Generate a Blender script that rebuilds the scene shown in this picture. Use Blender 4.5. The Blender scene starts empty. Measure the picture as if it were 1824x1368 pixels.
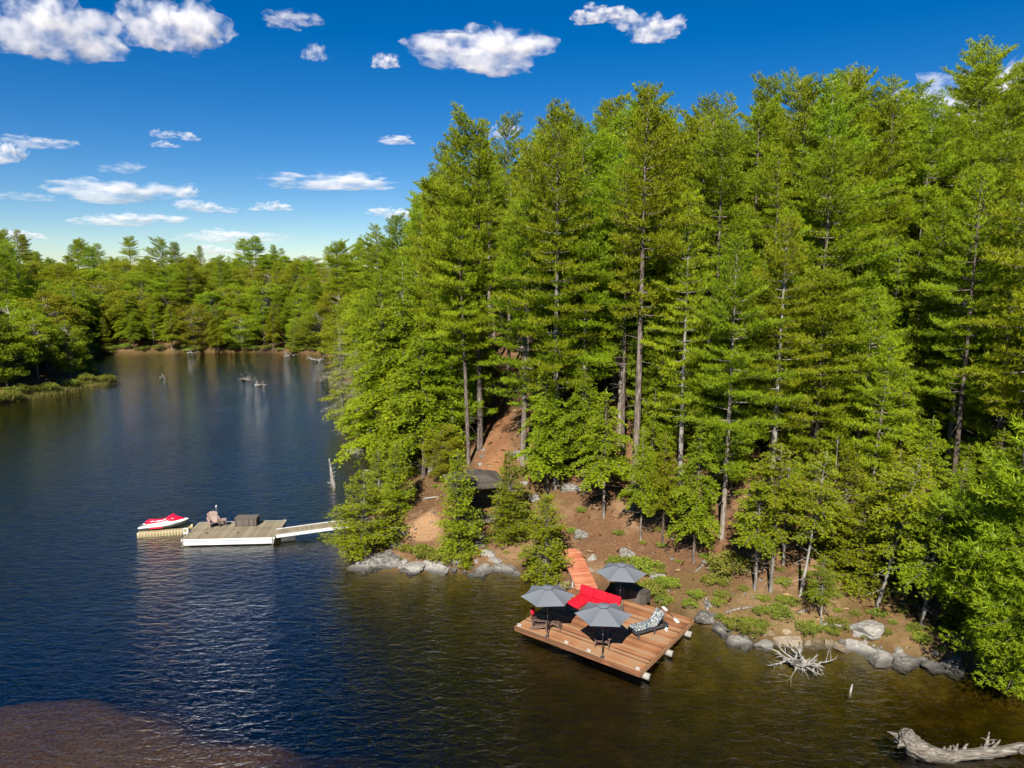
import bpy, bmesh, math, random
import numpy as np
from mathutils import Vector, Matrix, noise as mnoise

R = math.radians
scene = bpy.context.scene
COL = scene.collection

# ------------------------------------------------------------------ camera, sky, sun, exposure
CAM_H, PITCH, FPX = 18.0, R(9.2), 1265.0          # metres above the lake, degrees down, focal length in photo pixels
cam_d = bpy.data.cameras.new('camera')
cam_d.sensor_fit = 'HORIZONTAL'; cam_d.sensor_width = 36.0
cam_d.lens = 36.0 * FPX / 1824.0
cam_d.clip_start = 0.5; cam_d.clip_end = 90000.0
cam = bpy.data.objects.new('camera', cam_d); COL.objects.link(cam)
cam.location = (0, 0, CAM_H); cam.rotation_euler = (R(90) - PITCH, 0, 0)
scene.camera = cam

SUN_EL, SUN_AZ = R(41), R(12)                     # light travels forward (+Y) and a little to the right
world = bpy.data.worlds.new('World'); scene.world = world; world.use_nodes = True
wn = world.node_tree.nodes; wl = world.node_tree.links; wn.clear()
sky = wn.new('ShaderNodeTexSky'); sky.sky_type = 'NISHITA'; sky.sun_disc = False
sky.sun_elevation = SUN_EL; sky.sun_rotation = math.pi + SUN_AZ
sky.altitude = 1500; sky.air_density = 1.0; sky.dust_density = 0.0; sky.ozone_density = 4.0
pre = wn.new('ShaderNodeVectorMath'); pre.operation = 'SCALE'; pre.inputs['Scale'].default_value = 0.0375
hs = wn.new('ShaderNodeGamma'); hs.inputs['Gamma'].default_value = 1.0        # deep polarised blue over the whole dome
post = wn.new('ShaderNodeVectorMath'); post.operation = 'SCALE'; post.inputs['Scale'].default_value = 10.0
bg = wn.new('ShaderNodeBackground'); bg.inputs['Strength'].default_value = 0.1
wo = wn.new('ShaderNodeOutputWorld')
wl.new(sky.outputs[0], pre.inputs[0]); wl.new(pre.outputs[0], hs.inputs['Color']); wl.new(hs.outputs[0], post.inputs[0]); hsat = wn.new('ShaderNodeHueSaturation'); hsat.inputs['Saturation'].default_value = 1.42; hsat.inputs['Hue'].default_value = 0.507; wl.new(post.outputs[0], hsat.inputs['Color']); wl.new(hsat.outputs[0], bg.inputs['Color']); wl.new(bg.outputs[0], wo.inputs['Surface'])

sun_d = bpy.data.lights.new('sun', 'SUN'); sun_d.energy = 4.0; sun_d.angle = R(0.53); sun_d.color = (1.0, 0.93, 0.82)
sun = bpy.data.objects.new('sun', sun_d); COL.objects.link(sun)
sun_dir = Vector((math.sin(SUN_AZ) * math.cos(SUN_EL), math.cos(SUN_AZ) * math.cos(SUN_EL), -math.sin(SUN_EL)))
sun.rotation_euler = sun_dir.to_track_quat('-Z', 'Y').to_euler(); sun.location = (-20, -60, 80)

scene.view_settings.view_transform = 'Standard'; scene.view_settings.look = 'None'
scene.view_settings.exposure = 1.4; scene.view_settings.gamma = 1.0
scene.render.engine = 'CYCLES'
cy = scene.cycles
cy.max_bounces = 8; cy.diffuse_bounces = 4; cy.glossy_bounces = 2; cy.transmission_bounces = 3
cy.transparent_max_bounces = 8; cy.volume_bounces = 6
cy.caustics_reflective = False; cy.caustics_refractive = False
cy.use_denoising = True; cy.sample_clamp_indirect = 4.0
cy.volume_step_rate = 1.0; cy.volume_max_steps = 64
cy.use_adaptive_sampling = True; cy.adaptive_threshold = 0.02

# ------------------------------------------------------------------ photo pixel -> world
CP, SP = math.cos(PITCH), math.sin(PITCH)
def ray(px, py):
    u = (px - 912) / FPX; v = (684 - py) / FPX
    return Vector((u, CP + v * SP, -SP + v * CP))
def at(px, py, z=0.0):
    d = ray(px, py); t = (z - CAM_H) / d.z
    return Vector((d.x * t, d.y * t, z))
def at_y(px, py, y):
    d = ray(px, py); t = y / d.y
    return Vector((d.x * t, y, CAM_H + d.z * t))

# ------------------------------------------------------------------ tags
def tag(o, label=None, cat=None, group=None, kind=None):
    if label: o['label'] = label
    if cat: o['category'] = cat
    if group: o['group'] = group
    if kind: o['kind'] = kind
    return o
def empty(name, loc, rz=0.0, label=None, cat=None, group=None):
    o = bpy.data.objects.new(name, None); COL.objects.link(o)
    o.location = loc; o.rotation_euler = (0, 0, rz); o.empty_display_size = 0.2
    return tag(o, label, cat, group)
def link(name, mesh, parent=None, loc=(0, 0, 0), rot=(0, 0, 0), scale=(1, 1, 1)):
    o = bpy.data.objects.new(name, mesh); COL.objects.link(o)
    o.parent = parent; o.location = loc; o.rotation_euler = rot; o.scale = scale
    return o

# ------------------------------------------------------------------ materials
def nt(name):
    m = bpy.data.materials.new(name); m.use_nodes = True
    n = m.node_tree.nodes; n.clear()
    return m, n, m.node_tree.links
def ramp(n, cols, pos=None):
    r = n.new('ShaderNodeValToRGB'); e = r.color_ramp.elements
    pos = pos or [i / (len(cols) - 1) for i in range(len(cols))]
    while len(e) < len(cols): e.new(0.5)
    for k, (c, p) in enumerate(zip(cols, pos)):
        e[k].position = p; e[k].color = (c[0], c[1], c[2], 1)
    return r
def tex(n, l, scale, detail=4, rough=0.55, coord='Object', stretch=None, dist=0.0):
    tc = n.new('ShaderNodeTexCoord'); src = tc.outputs[coord]
    if stretch:
        mp = n.new('ShaderNodeMapping'); mp.inputs['Scale'].default_value = stretch
        l.new(src, mp.inputs['Vector']); src = mp.outputs[0]
    t = n.new('ShaderNodeTexNoise'); t.inputs['Scale'].default_value = scale
    t.inputs['Detail'].default_value = detail; t.inputs['Roughness'].default_value = rough
    t.inputs['Distortion'].default_value = dist
    l.new(src, t.inputs['Vector'])
    return t
def bumpn(n, l, h, strength, dist):
    b = n.new('ShaderNodeBump'); b.inputs['Strength'].default_value = strength; b.inputs['Distance'].default_value = dist
    l.new(h, b.inputs['Height']); return b
def principled(n, l, rough=0.7, spec=0.3, metal=0.0):
    p = n.new('ShaderNodeBsdfPrincipled'); p.inputs['Roughness'].default_value = rough
    p.inputs['Specular IOR Level'].default_value = spec; p.inputs['Metallic'].default_value = metal
    o = n.new('ShaderNodeOutputMaterial'); l.new(p.outputs[0], o.inputs['Surface'])
    return p

def mat_noise(name, cols, scale=8, rough=0.7, spec=0.3, bump=0.3, bdist=0.01, stretch=None, rand=0.0, metal=0.0, detail=4, coord='Object', pos=None, wet=False):
    m, n, l = nt(name); p = principled(n, l, rough, spec, metal)
    t = tex(n, l, scale, detail, stretch=stretch, coord=coord); r = ramp(n, cols, pos or [0.3 + 0.4 * i / max(1, len(cols) - 1) for i in range(len(cols))])
    src = t.outputs['Fac']
    if rand:
        oi = n.new('ShaderNodeObjectInfo'); a = n.new('ShaderNodeMath'); a.operation = 'MULTIPLY_ADD'
        l.new(oi.outputs['Random'], a.inputs[0]); a.inputs[1].default_value = rand; l.new(src, a.inputs[2])
        s = n.new('ShaderNodeMath'); s.operation = 'SUBTRACT'; l.new(a.outputs[0], s.inputs[0]); s.inputs[1].default_value = rand / 2
        l.new(s.outputs[0], r.inputs[0])
    else:
        l.new(src, r.inputs[0])
    if wet:                                        # stone stays dark and damp a hand's breadth above the lake
        ge = n.new('ShaderNodeNewGeometry'); sx = n.new('ShaderNodeSeparateXYZ'); l.new(ge.outputs['Position'], sx.inputs[0])
        wm = n.new('ShaderNodeMath'); wm.operation = 'MULTIPLY_ADD'; l.new(t.outputs['Fac'], wm.inputs[0]); wm.inputs[1].default_value = -0.35; l.new(sx.outputs[2], wm.inputs[2])
        wr = n.new('ShaderNodeMapRange'); l.new(wm.outputs[0], wr.inputs[0]); wr.inputs[1].default_value = -0.10; wr.inputs[2].default_value = 0.10; wr.inputs[3].default_value = 0.30; wr.inputs[4].default_value = 1.0
        wx = n.new('ShaderNodeVectorMath'); wx.operation = 'SCALE'; l.new(r.outputs[0], wx.inputs[0]); l.new(wr.outputs[0], wx.inputs['Scale']); l.new(wx.outputs[0], p.inputs['Base Color'])
    else:
        l.new(r.outputs[0], p.inputs['Base Color'])
    if bump:
        b = bumpn(n, l, t.outputs['Fac'], bump, bdist); l.new(b.outputs[0], p.inputs['Normal'])
    return m

def mat_leaf(name, dark, light, warm, transl=0.48, hue_amt=0.35):
    """needles and leaves: every leaf has its own tint, every tree its own mean colour"""
    m, n, l = nt(name)
    at_ = n.new('ShaderNodeAttribute'); at_.attribute_name = 'tint'
    oi = n.new('ShaderNodeObjectInfo')
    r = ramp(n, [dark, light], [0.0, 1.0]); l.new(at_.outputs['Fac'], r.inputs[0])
    mx = n.new('ShaderNodeMix'); mx.data_type = 'RGBA'; mx.blend_type = 'MIX'
    k = n.new('ShaderNodeMath'); k.operation = 'MULTIPLY'; l.new(oi.outputs['Random'], k.inputs[0]); k.inputs[1].default_value = hue_amt
    l.new(k.outputs[0], mx.inputs['Factor']); l.new(r.outputs[0], mx.inputs[6]); mx.inputs[7].default_value = (*warm, 1)
    hv = n.new('ShaderNodeHueSaturation')
    v = n.new('ShaderNodeMapRange'); l.new(oi.outputs['Random'], v.inputs[0])
    v.inputs[3].default_value = 1.36; v.inputs[4].default_value = 0.86
    f1 = n.new('ShaderNodeMath'); f1.operation = 'MULTIPLY'; l.new(oi.outputs['Random'], f1.inputs[0]); f1.inputs[1].default_value = 7.13
    f2 = n.new('ShaderNodeMath'); f2.operation = 'FRACT'; l.new(f1.outputs[0], f2.inputs[0])
    f3 = n.new('ShaderNodeMapRange'); l.new(f2.outputs[0], f3.inputs[0]); f3.inputs[3].default_value = 0.488; f3.inputs[4].default_value = 0.517; l.new(f3.outputs[0], hv.inputs['Hue'])
    l.new(v.outputs[0], hv.inputs['Value']); l.new(mx.outputs[2], hv.inputs['Color'])
    d = n.new('ShaderNodeBsdfDiffuse'); t = n.new('ShaderNodeBsdfTranslucent'); g = n.new('ShaderNodeBsdfGlossy')
    g.inputs['Roughness'].default_value = 0.45; g.inputs['Color'].default_value = (0.5, 0.5, 0.45, 1)
    l.new(hv.outputs[0], d.inputs[0]); l.new(hv.outputs[0], t.inputs[0])
    a = n.new('ShaderNodeMixShader'); a.inputs[0].default_value = transl; l.new(d.outputs[0], a.inputs[1]); l.new(t.outputs[0], a.inputs[2])
    b = n.new('ShaderNodeMixShader'); b.inputs[0].default_value = 0.018; l.new(a.outputs[0], b.inputs[1]); l.new(g.outputs[0], b.inputs[2])
    o = n.new('ShaderNodeOutputMaterial'); l.new(b.outputs[0], o.inputs['Surface'])
    return m

M = {}
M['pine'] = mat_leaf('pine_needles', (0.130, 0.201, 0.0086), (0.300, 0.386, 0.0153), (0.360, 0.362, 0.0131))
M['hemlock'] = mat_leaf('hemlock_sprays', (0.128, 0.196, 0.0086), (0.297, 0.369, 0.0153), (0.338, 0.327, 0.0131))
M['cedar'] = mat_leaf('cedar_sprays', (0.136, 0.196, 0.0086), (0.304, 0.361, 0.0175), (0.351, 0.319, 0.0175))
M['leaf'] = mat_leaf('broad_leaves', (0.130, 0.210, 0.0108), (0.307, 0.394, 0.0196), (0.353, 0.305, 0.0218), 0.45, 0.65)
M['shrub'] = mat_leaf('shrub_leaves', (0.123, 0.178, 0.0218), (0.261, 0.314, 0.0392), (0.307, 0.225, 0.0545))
M['lichen'] = mat_leaf('grey_lichen', (0.17, 0.17, 0.10), (0.33, 0.32, 0.22), (0.30, 0.28, 0.18), 0.2)
M['reed'] = mat_leaf('reed_blades', (0.10, 0.11, 0.02), (0.24, 0.23, 0.06), (0.26, 0.21, 0.07), 0.4)
M['bark'] = mat_noise('pine_bark', [(0.055, 0.042, 0.034), (0.13, 0.105, 0.088), (0.25, 0.22, 0.19)], 3.0, 0.9, 0.1, 0.8, 0.03, stretch=(3, 3, 0.6), rand=0.25)
M['bark_grey'] = mat_noise('grey_bark', [(0.080, 0.074, 0.064), (0.176, 0.164, 0.148), (0.288, 0.272, 0.248)], 3.0, 0.9, 0.1, 0.7, 0.03, stretch=(3, 3, 0.5), rand=0.25)
M['deadwood'] = mat_noise('silver_deadwood', [(0.088, 0.080, 0.069), (0.182, 0.171, 0.154), (0.286, 0.275, 0.253)], 5.0, 0.85, 0.15, 0.8, 0.03, stretch=(2, 2, 0.5), rand=0.15)

# ------------------------------------------------------------------ mesh building
class MB:
    def __init__(s): s.v = []; s.f = []; s.n = 0
    def add(s, v, f):
        b = s.n; s.v.extend(tuple(p) for p in v); s.f.extend(tuple(i + b for i in q) for q in f); s.n += len(v); return s
    def box(s, c, d, rot=None):
        c = Vector(c); h = Vector(d) / 2; vs = []
        for sx in (-1, 1):
            for sy in (-1, 1):
                for sz in (-1, 1):
                    p = Vector((sx * h.x, sy * h.y, sz * h.z))
                    if rot is not None: p = rot @ p
                    vs.append(c + p)
        return s.add(vs, [(0, 1, 3, 2), (4, 6, 7, 5), (0, 4, 5, 1), (2, 3, 7, 6), (0, 2, 6, 4), (1, 5, 7, 3)])
    def bar(s, a, b, w, h, up=(0, 0, 1)):
        a = Vector(a); b = Vector(b); d = b - a; L = d.length; x = d.normalized(); u = Vector(up)
        y = u.cross(x)
        if y.length < 1e-4: y = Vector((0, 1, 0)).cross(x)
        y.normalize(); z = x.cross(y)
        return s.box((a + b) / 2, (L, w, h), Matrix((x, y, z)).transposed())
    def tube(s, pts, rad, n=8, cap=True):
        pts = [Vector(p) for p in pts]; m = len(pts); vs = []
        if not hasattr(rad, '__len__'): rad = [rad] * m
        ref = Vector((0.13, 0.31, 0.94)).normalized()
        for i, p in enumerate(pts):
            d = (pts[min(i + 1, m - 1)] - pts[max(i - 1, 0)]).normalized()
            a = d.cross(ref)
            if a.length < 0.05: a = d.cross(Vector((1, 0, 0)))
            a.normalize(); b = d.cross(a)
            for k in range(n):
                t = 2 * math.pi * k / n
                vs.append(p + (a * math.cos(t) + b * math.sin(t)) * rad[i])
        fs = [(i * n + k, i * n + (k + 1) % n, (i + 1) * n + (k + 1) % n, (i + 1) * n + k) for i in range(m - 1) for k in range(n)]
        if cap: fs += [tuple(reversed(range(n))), tuple(range((m - 1) * n, m * n))]
        return s.add(vs, fs)
    def prism(s, poly, z0, z1, top=None):
        k = len(poly); top = top or poly
        vs = [(x, y, z0) for x, y in poly] + [(x, y, z1) for x, y in top]
        fs = [(i, (i + 1) % k, k + (i + 1) % k, k + i) for i in range(k)] + [tuple(reversed(range(k))), tuple(range(k, 2 * k))]
        return s.add(vs, fs)
    def mesh(s, name, mat, smooth=False, bevel=0.0):
        me = bpy.data.meshes.new(name); me.from_pydata(s.v, [], s.f)
        if bevel:
            bm = bmesh.new(); bm.from_mesh(me)
            bmesh.ops.bevel(bm, geom=list(bm.edges), offset=bevel, segments=2, affect='EDGES', profile=0.7, clamp_overlap=True)
            bm.to_mesh(me); bm.free()
        me.materials.append(M[mat] if isinstance(mat, str) else mat)
        if smooth: me.polygons.foreach_set('use_smooth', [True] * len(me.polygons))
        me.update(); return me
    def build(s, name, mat, parent=None, smooth=False, bevel=0.0, loc=(0, 0, 0), rot=(0, 0, 0)):
        return link(name, s.mesh(name, mat, smooth, bevel), parent, loc, rot)

class LG:
    """leaves collected as numpy arrays: one triangle (or kite) per leaf, with a tint per leaf"""
    def __init__(s, seed): s.rng = np.random.default_rng(seed); s.P = []; s.A = []; s.L = []; s.T = []
    def put(s, p, a, L, t=0.0): s.puts(np.array([p], float), np.array([a], float), np.array([L], float), np.array([t], float))
    def puts(s, p, a, L, t): s.P.append(p); s.A.append(a); s.L.append(L); s.T.append(t)
    def mesh(s, name, mat, k=7, spread=0.7, width=0.16, flat=0.0, kite=False, droop=0.0):
        g = s.rng
        P = np.repeat(np.concatenate(s.P), k, 0); A = np.repeat(np.concatenate(s.A), k, 0)
        L = np.repeat(np.concatenate(s.L), k) * g.uniform(0.65, 1.15, len(P)); T = np.repeat(np.concatenate(s.T), k)
        D = A + g.normal(0, spread, P.shape) * np.array([1, 1, 1 - flat]); D[:, 2] -= droop
        D /= np.linalg.norm(D, axis=1, keepdims=True) + 1e-9
        up = np.where(g.random((len(P), 1)) < flat, np.array([[0, 0, 1.0]]) + g.normal(0, 0.25, P.shape), g.normal(0, 1, P.shape))
        S = np.cross(D, up); S /= np.linalg.norm(S, axis=1, keepdims=True) + 1e-9
        W = (L * width)[:, None]; Lc = L[:, None]
        n = len(P)
        if kite:
            V = np.stack([P, P + D * Lc * 0.5 + S * W, P + D * Lc, P + D * Lc * 0.5 - S * W], 1).reshape(-1, 3); q = 4
        else:
            V = np.stack([P - S * W * 0.6, P + S * W * 0.6, P + D * Lc], 1).reshape(-1, 3); q = 3
        me = bpy.data.meshes.new(name)
        me.vertices.add(n * q); me.vertices.foreach_set('co', V.astype(np.float32).ravel())
        me.loops.add(n * q); me.loops.foreach_set('vertex_index', np.arange(n * q, dtype=np.int32))
        me.polygons.add(n); me.polygons.foreach_set('loop_start', np.arange(0, n * q, q, dtype=np.int32))
        me.update(calc_edges=True)
        tint = np.clip(T + g.uniform(0.0, 1.0, n), 0, 1)
        a = me.attributes.new('tint', 'FLOAT', 'FACE'); a.data.foreach_set('value', tint.astype(np.float32))
        me.materials.append(M[mat]); return me

def unit(v): return v / (np.linalg.norm(v) + 1e-9)
def V3(*a): return np.array(a, float)

def trunk_path(g, h, bend=0.02, n=9):
    pts = []; off = np.zeros(2); d = g.normal(0, bend, 2)
    for i in range(n + 1):
        z = h * i / n; pts.append(V3(off[0], off[1], z)); d = d * 0.7 + g.normal(0, bend * 0.5, 2); off = off + d * h / n
    return pts
def along(pts, t):
    x = t * (len(pts) - 1); i = min(int(x), len(pts) - 2); f = x - i
    return pts[i] * (1 - f) + pts[i + 1] * f

def alongs(pts, t):
    pts = np.asarray(pts); x = np.clip(t, 0, 1) * (len(pts) - 1); i = np.minimum(x.astype(int), len(pts) - 2); f = (x - i)[:, None]
    return pts[i] * (1 - f) + pts[i + 1] * f
def units(v): return v / (np.linalg.norm(v, axis=1, keepdims=True) + 1e-9)
def spray(g, lv, pts, sd, L, s0, gapS, b0, b1, stepT, rise, lift, jit, size, axw, tint, fwd=0.8, plume=1.0):
    """side twigs along one bough, each carrying tufts or sprays of leaves"""
    ns = max(4, int(L / gapS)); q = np.arange(ns)
    s = np.minimum(1.0, s0 + (1 - s0) * (q + g.random(ns) * 0.65) / ns)
    p0 = alongs(pts, s); db = units(alongs(pts, s + 0.05) - alongs(pts, s - 0.12))
    bl = (b0 + b1 * L * np.maximum(0.02, 1.07 - s) ** 0.7) * g.uniform(0.6, 1.1, ns) * plume
    sg = np.where(q % 2 == 0, -1.0, 1.0) * g.uniform(0.45, 1.0, ns)
    bd = units(db * fwd + sd[None] * sg[:, None] + np.array([0, 0, 1.0]) * g.normal(lift, 0.10, ns)[:, None])
    nt_ = np.maximum(1, (bl / stepT).astype(int)); idx = np.repeat(q, nt_); n = len(idx)
    c = np.arange(n) - np.repeat(np.cumsum(nt_) - nt_, nt_); f = (c + 0.7) / nt_[idx]
    pos = p0[idx] + bd[idx] * (bl[idx] * f)[:, None] + np.array([0, 0, 1.0]) * (rise * bl[idx] * f * f)[:, None] + g.normal(0, jit, (n, 3))
    ax = units(bd[idx] * axw[0] + np.array([0, 0, axw[1]]) + g.normal(0, axw[2], (n, 3)))
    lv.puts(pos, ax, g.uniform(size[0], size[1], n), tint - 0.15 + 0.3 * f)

def make_pine(seed, h=24.0, cb=0.42, rmax=3.6, gap=0.14, plume=1.0, bark='bark', k=8, irregular=0.3, stubs=14, shape=0.42):
    """white pine: straight bole, whorls of level boughs carrying flat plumes of upturned needle tufts"""
    g = np.random.default_rng(seed); w = MB(); lv = LG(seed + 1)
    tp = trunk_path(g, h, 0.012)
    r0 = 0.0085 * h + 0.03
    w.tube([V3(0, 0, -0.5)] + tp, [r0 * 1.35] + [max(0.02, r0 * (1 - 0.93 * i / (len(tp) - 1)) ** 0.85) for i in range(len(tp))], 9)
    z = cb * h
    side = g.uniform(0, 6.28); sidev = g.uniform(0.0, irregular)
    while z < h - 0.35:
        t = (z - cb * h) / (h - cb * h)
        prof = (0.55 + 0.45 * min(1, t / 0.22)) * (1 - t) ** shape + 0.05
        nb = int(g.integers(5, 8)); a0 = g.uniform(0, 6.28); tier = g.uniform(0.68, 1.15)
        for b in range(nb):
            if g.random() < gap * (1.5 - t): continue
            az = a0 + b * 6.283 / nb + g.normal(0, 0.25)
            L = max(0.25, rmax * prof * tier * g.uniform(0.55, 1.15) * (1 + sidev * math.cos(az - side)))
            el = math.radians(-6 + 8 * t + 52 * max(0, t - 0.45) ** 1.1 * 1.6) + g.normal(0, 0.10)
            base = along(tp, z / h); hd = V3(math.cos(az), math.sin(az), 0); sd = V3(-hd[1], hd[0], 0)
            pts = []; p = base.copy(); e = el; nseg = 5
            for q in range(nseg + 1):
                pts.append(p.copy())
                p = p + (hd * math.cos(e) + V3(0, 0, math.sin(e))) * L / nseg + sd * g.normal(0, 0.03) * L / nseg
                e += 0.07 + g.normal(0, 0.05)
            w.tube(pts, [max(0.012, 0.011 * L + 0.012) * (1 - 0.8 * q / nseg) for q in range(nseg + 1)], 4, cap=False)
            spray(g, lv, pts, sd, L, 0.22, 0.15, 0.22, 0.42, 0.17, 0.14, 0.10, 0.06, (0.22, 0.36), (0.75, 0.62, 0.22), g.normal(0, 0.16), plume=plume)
            lv.put(pts[-1], unit(pts[-1] - pts[-2] + V3(0, 0, 0.1)), 0.3, 0.2)
        z += g.uniform(0.42, 1.0) * (1 - 0.35 * t) * (h / 24) ** 0.5
    for c in range(5): lv.put(along(tp, 1 - 0.012 * c), unit(V3(g.normal(0, 0.4), g.normal(0, 0.4), 1)), 0.32, 0.1)
    for c in range(stubs):                         # dead stubs below the crown
        zz = h * cb * g.uniform(0.25, 1.05); az = g.uniform(0, 6.28); L = g.uniform(0.4, 1.9)
        b = along(tp, min(1, zz / h)); e = V3(math.cos(az), math.sin(az), g.normal(-0.1, 0.2))
        w.tube([b, b + e * L * 0.5, b + e * L + V3(0, 0, -0.12 * L)], [0.022, 0.015, 0.006], 4, cap=False)
    return w.mesh('pine_trunk', bark, True), lv.mesh('pine_crown', 'pine', k, 0.62, 0.14), h

def make_hemlock(seed, h=11.0, cb=0.22, rmax=2.6, mat='hemlock', bark='bark', size=0.16, gap=0.1, k=8, droop=0.28, cone=0.8, step=0.30, lich=0.0):
    """hemlock and cedar: fine twigs in drooping flat sprays, leader thin and bent"""
    g = np.random.default_rng(seed); w = MB(); lv = LG(seed + 1); li = LG(seed + 2)
    tp = trunk_path(g, h, 0.02)
    r0 = 0.0085 * h + 0.02
    w.tube([V3(0, 0, -0.4)] + tp, [r0 * 1.3] + [max(0.012, r0 * (1 - 0.95 * i / (len(tp) - 1))) for i in range(len(tp))], 8)
    z = cb * h
    while z < h * 0.985:
        t = (z - cb * h) / (h - cb * h)
        prof = (0.62 + 0.38 * min(1, t / 0.18)) * (1 - t) ** cone + 0.05
        tier = g.uniform(0.7, 1.15)
        for b in range(int(g.integers(5, 9))):
            if g.random() < gap: continue
            az = g.uniform(0, 6.283); L = max(0.18, rmax * prof * tier * g.uniform(0.55, 1.15))
            base = along(tp, z / h); hd = V3(math.cos(az), math.sin(az), 0); sd = V3(-hd[1], hd[0], 0)
            pts = []; p = base.copy(); e = 0.15 + 0.5 * t + g.normal(0, 0.1)
            for q in range(6):
                pts.append(p.copy()); p = p + (hd * math.cos(e) + V3(0, 0, math.sin(e))) * L / 5; e -= droop * g.uniform(0.5, 1.3)
            w.tube(pts, [(0.008 * L + 0.008) * (1 - 0.8 * q / 5) for q in range(6)], 4, cap=False)
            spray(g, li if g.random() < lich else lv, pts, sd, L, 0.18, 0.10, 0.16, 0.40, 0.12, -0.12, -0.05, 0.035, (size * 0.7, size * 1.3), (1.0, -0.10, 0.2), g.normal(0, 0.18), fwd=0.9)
        z += step * g.uniform(0.6, 1.3)
    for c in range(6): lv.put(along(tp, 1 - 0.015 * c), unit(V3(g.normal(0, 0.3), g.normal(0, 0.3), 1)), size, 0.2)
    for c in range(10):
        if cb < 0.1: break
        zz = h * cb * g.uniform(0.3, 1.05); az = g.uniform(0, 6.28); L = g.uniform(0.3, 1.3)
        b = along(tp, min(1, zz / h)); e = V3(math.cos(az), math.sin(az), g.normal(-0.1, 0.25))
        w.tube([b, b + e * L * 0.5, b + e * L], [0.016, 0.011, 0.004], 4, cap=False)
    lm = li.mesh('lichen_sprays', 'lichen', 6, 0.6, 0.08, flat=0.3) if lich and li.P else None
    return w.mesh('hemlock_trunk', bark, True), lv.mesh('hemlock_crown', mat, k + 2, 0.6, 0.12, flat=0.5, kite=True), h, lm

def make_broadleaf(seed, h=12.0, cb=0.3, rad=3.6, size=0.17, clumps=80, per=120, bark='bark_grey'):
    g = np.random.default_rng(seed); w = MB(); lv = LG(seed + 1)
    tp = trunk_path(g, h * 0.8, 0.035); r0 = 0.009 * h + 0.03
    w.tube([V3(0, 0, -0.4)] + tp, [r0 * 1.3] + [max(0.02, r0 * (1 - 0.9 * i / (len(tp) - 1))) for i in range(len(tp))], 8)
    zc = h * (cb + 1) / 2; hz = h * (1 - cb) / 2
    for c in range(clumps):
        d = unit(g.normal(0, 1, 3)); rr = g.uniform(0.35, 1.0) ** 0.5
        ctr = V3(d[0] * rad * rr, d[1] * rad * rr, zc + d[2] * hz * rr * 0.92)
        ctr[:2] *= 1.0 - 0.25 * max(0, (ctr[2] - zc) / hz)
        b = along(tp, min(0.97, max(0.15, (ctr[2] - 0.9 * np.linalg.norm(ctr[:2]) * 0.7) / (h * 0.8))))
        mid = (b + ctr) / 2 + V3(0, 0, 0.25) + g.normal(0, 0.15, 3)
        w.tube([b, mid, ctr], [0.05, 0.03, 0.012], 5, cap=False)
        cr = g.uniform(0.55, 1.05) * rad / 3.4
        e = units(g.normal(0, 1, (per, 3))) * (g.uniform(0.25, 1.0, per) ** 0.6 * cr)[:, None] * V3(1.1, 1.1, 0.62)[None]
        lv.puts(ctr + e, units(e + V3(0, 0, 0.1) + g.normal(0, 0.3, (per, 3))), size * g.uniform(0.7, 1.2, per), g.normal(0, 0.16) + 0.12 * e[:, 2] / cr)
    return w.mesh('broadleaf_trunk', bark, True), lv.mesh('broadleaf_crown', 'leaf', 4, 0.8, 0.30, flat=0.45, kite=True), h

def make_snag(seed, h=9.0, mat='deadwood', nb=46, bl=1.4):
    g = np.random.default_rng(seed); w = MB(); tp = trunk_path(g, h, 0.03)
    w.tube([V3(0, 0, -0.4)] + tp, [0.13 * h / 9] + [max(0.012, 0.11 * h / 9 * (1 - 0.92 * i / 9)) for i in range(10)], 7)
    for c in range(nb):
        t = g.uniform(0.2, 0.98); az = g.uniform(0, 6.28); L = bl * g.uniform(0.3, 1.1) * (1.15 - t)
        b = along(tp, t); d = V3(math.cos(az), math.sin(az), g.normal(0.05, 0.25)); p1 = b + d * L * 0.5 + g.normal(0, 0.06, 3); p2 = p1 + d * L * 0.5 + V3(0, 0, g.normal(-0.1, 0.2) * L)
        w.tube([b, p1, p2], [0.02, 0.014, 0.005], 4, cap=False)
        for k in range(4):
            s = p1 + (p2 - p1) * g.random(); e = unit(d + g.normal(0, 0.8, 3))
            w.tube([s, s + e * L * 0.35], [0.009, 0.004], 3, cap=False)
    return w.mesh('snag', mat, True), h

# ------------------------------------------------------------------ the lake outline and the height of the land
SHORE = [(-70, -80), (-85, 0), (-88, 50), (-78, 85), (-70, 93.5), (-66.5, 99), (-64.5, 106), (-62.6, 111.5), (-67, 117), (-78, 126), (-88, 140), (-86, 150),
         (-72, 154), (-62, 155), (-50, 153.5), (-42, 150), (-36, 145), (-34, 139), (-30, 125), (-26, 108), (-22.5, 93), (-18.5, 79), (-15.2, 72), (-13.0, 64), (-11.8, 56),
         (-10.6, 49.5), (-11.2, 46), (-10.6, 43.2), (-9.4, 41.2), (-6.5, 40.3), (-3.5, 40.5), (0.3, 40.4), (1.8, 39.2), (3.4, 38.3), (5.2, 37.6), (7.4, 36.0), (9.5, 34.6),
         (10.6, 33.2), (12.2, 32.1), (15.2, 32.0), (17.0, 30.9), (18.6, 30.3), (20.2, 29.8), (21.6, 28.6), (22.8, 26), (25, 21), (31, 10), (38, -10), (36, -80)]
SH = np.array(SHORE, float)
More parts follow.
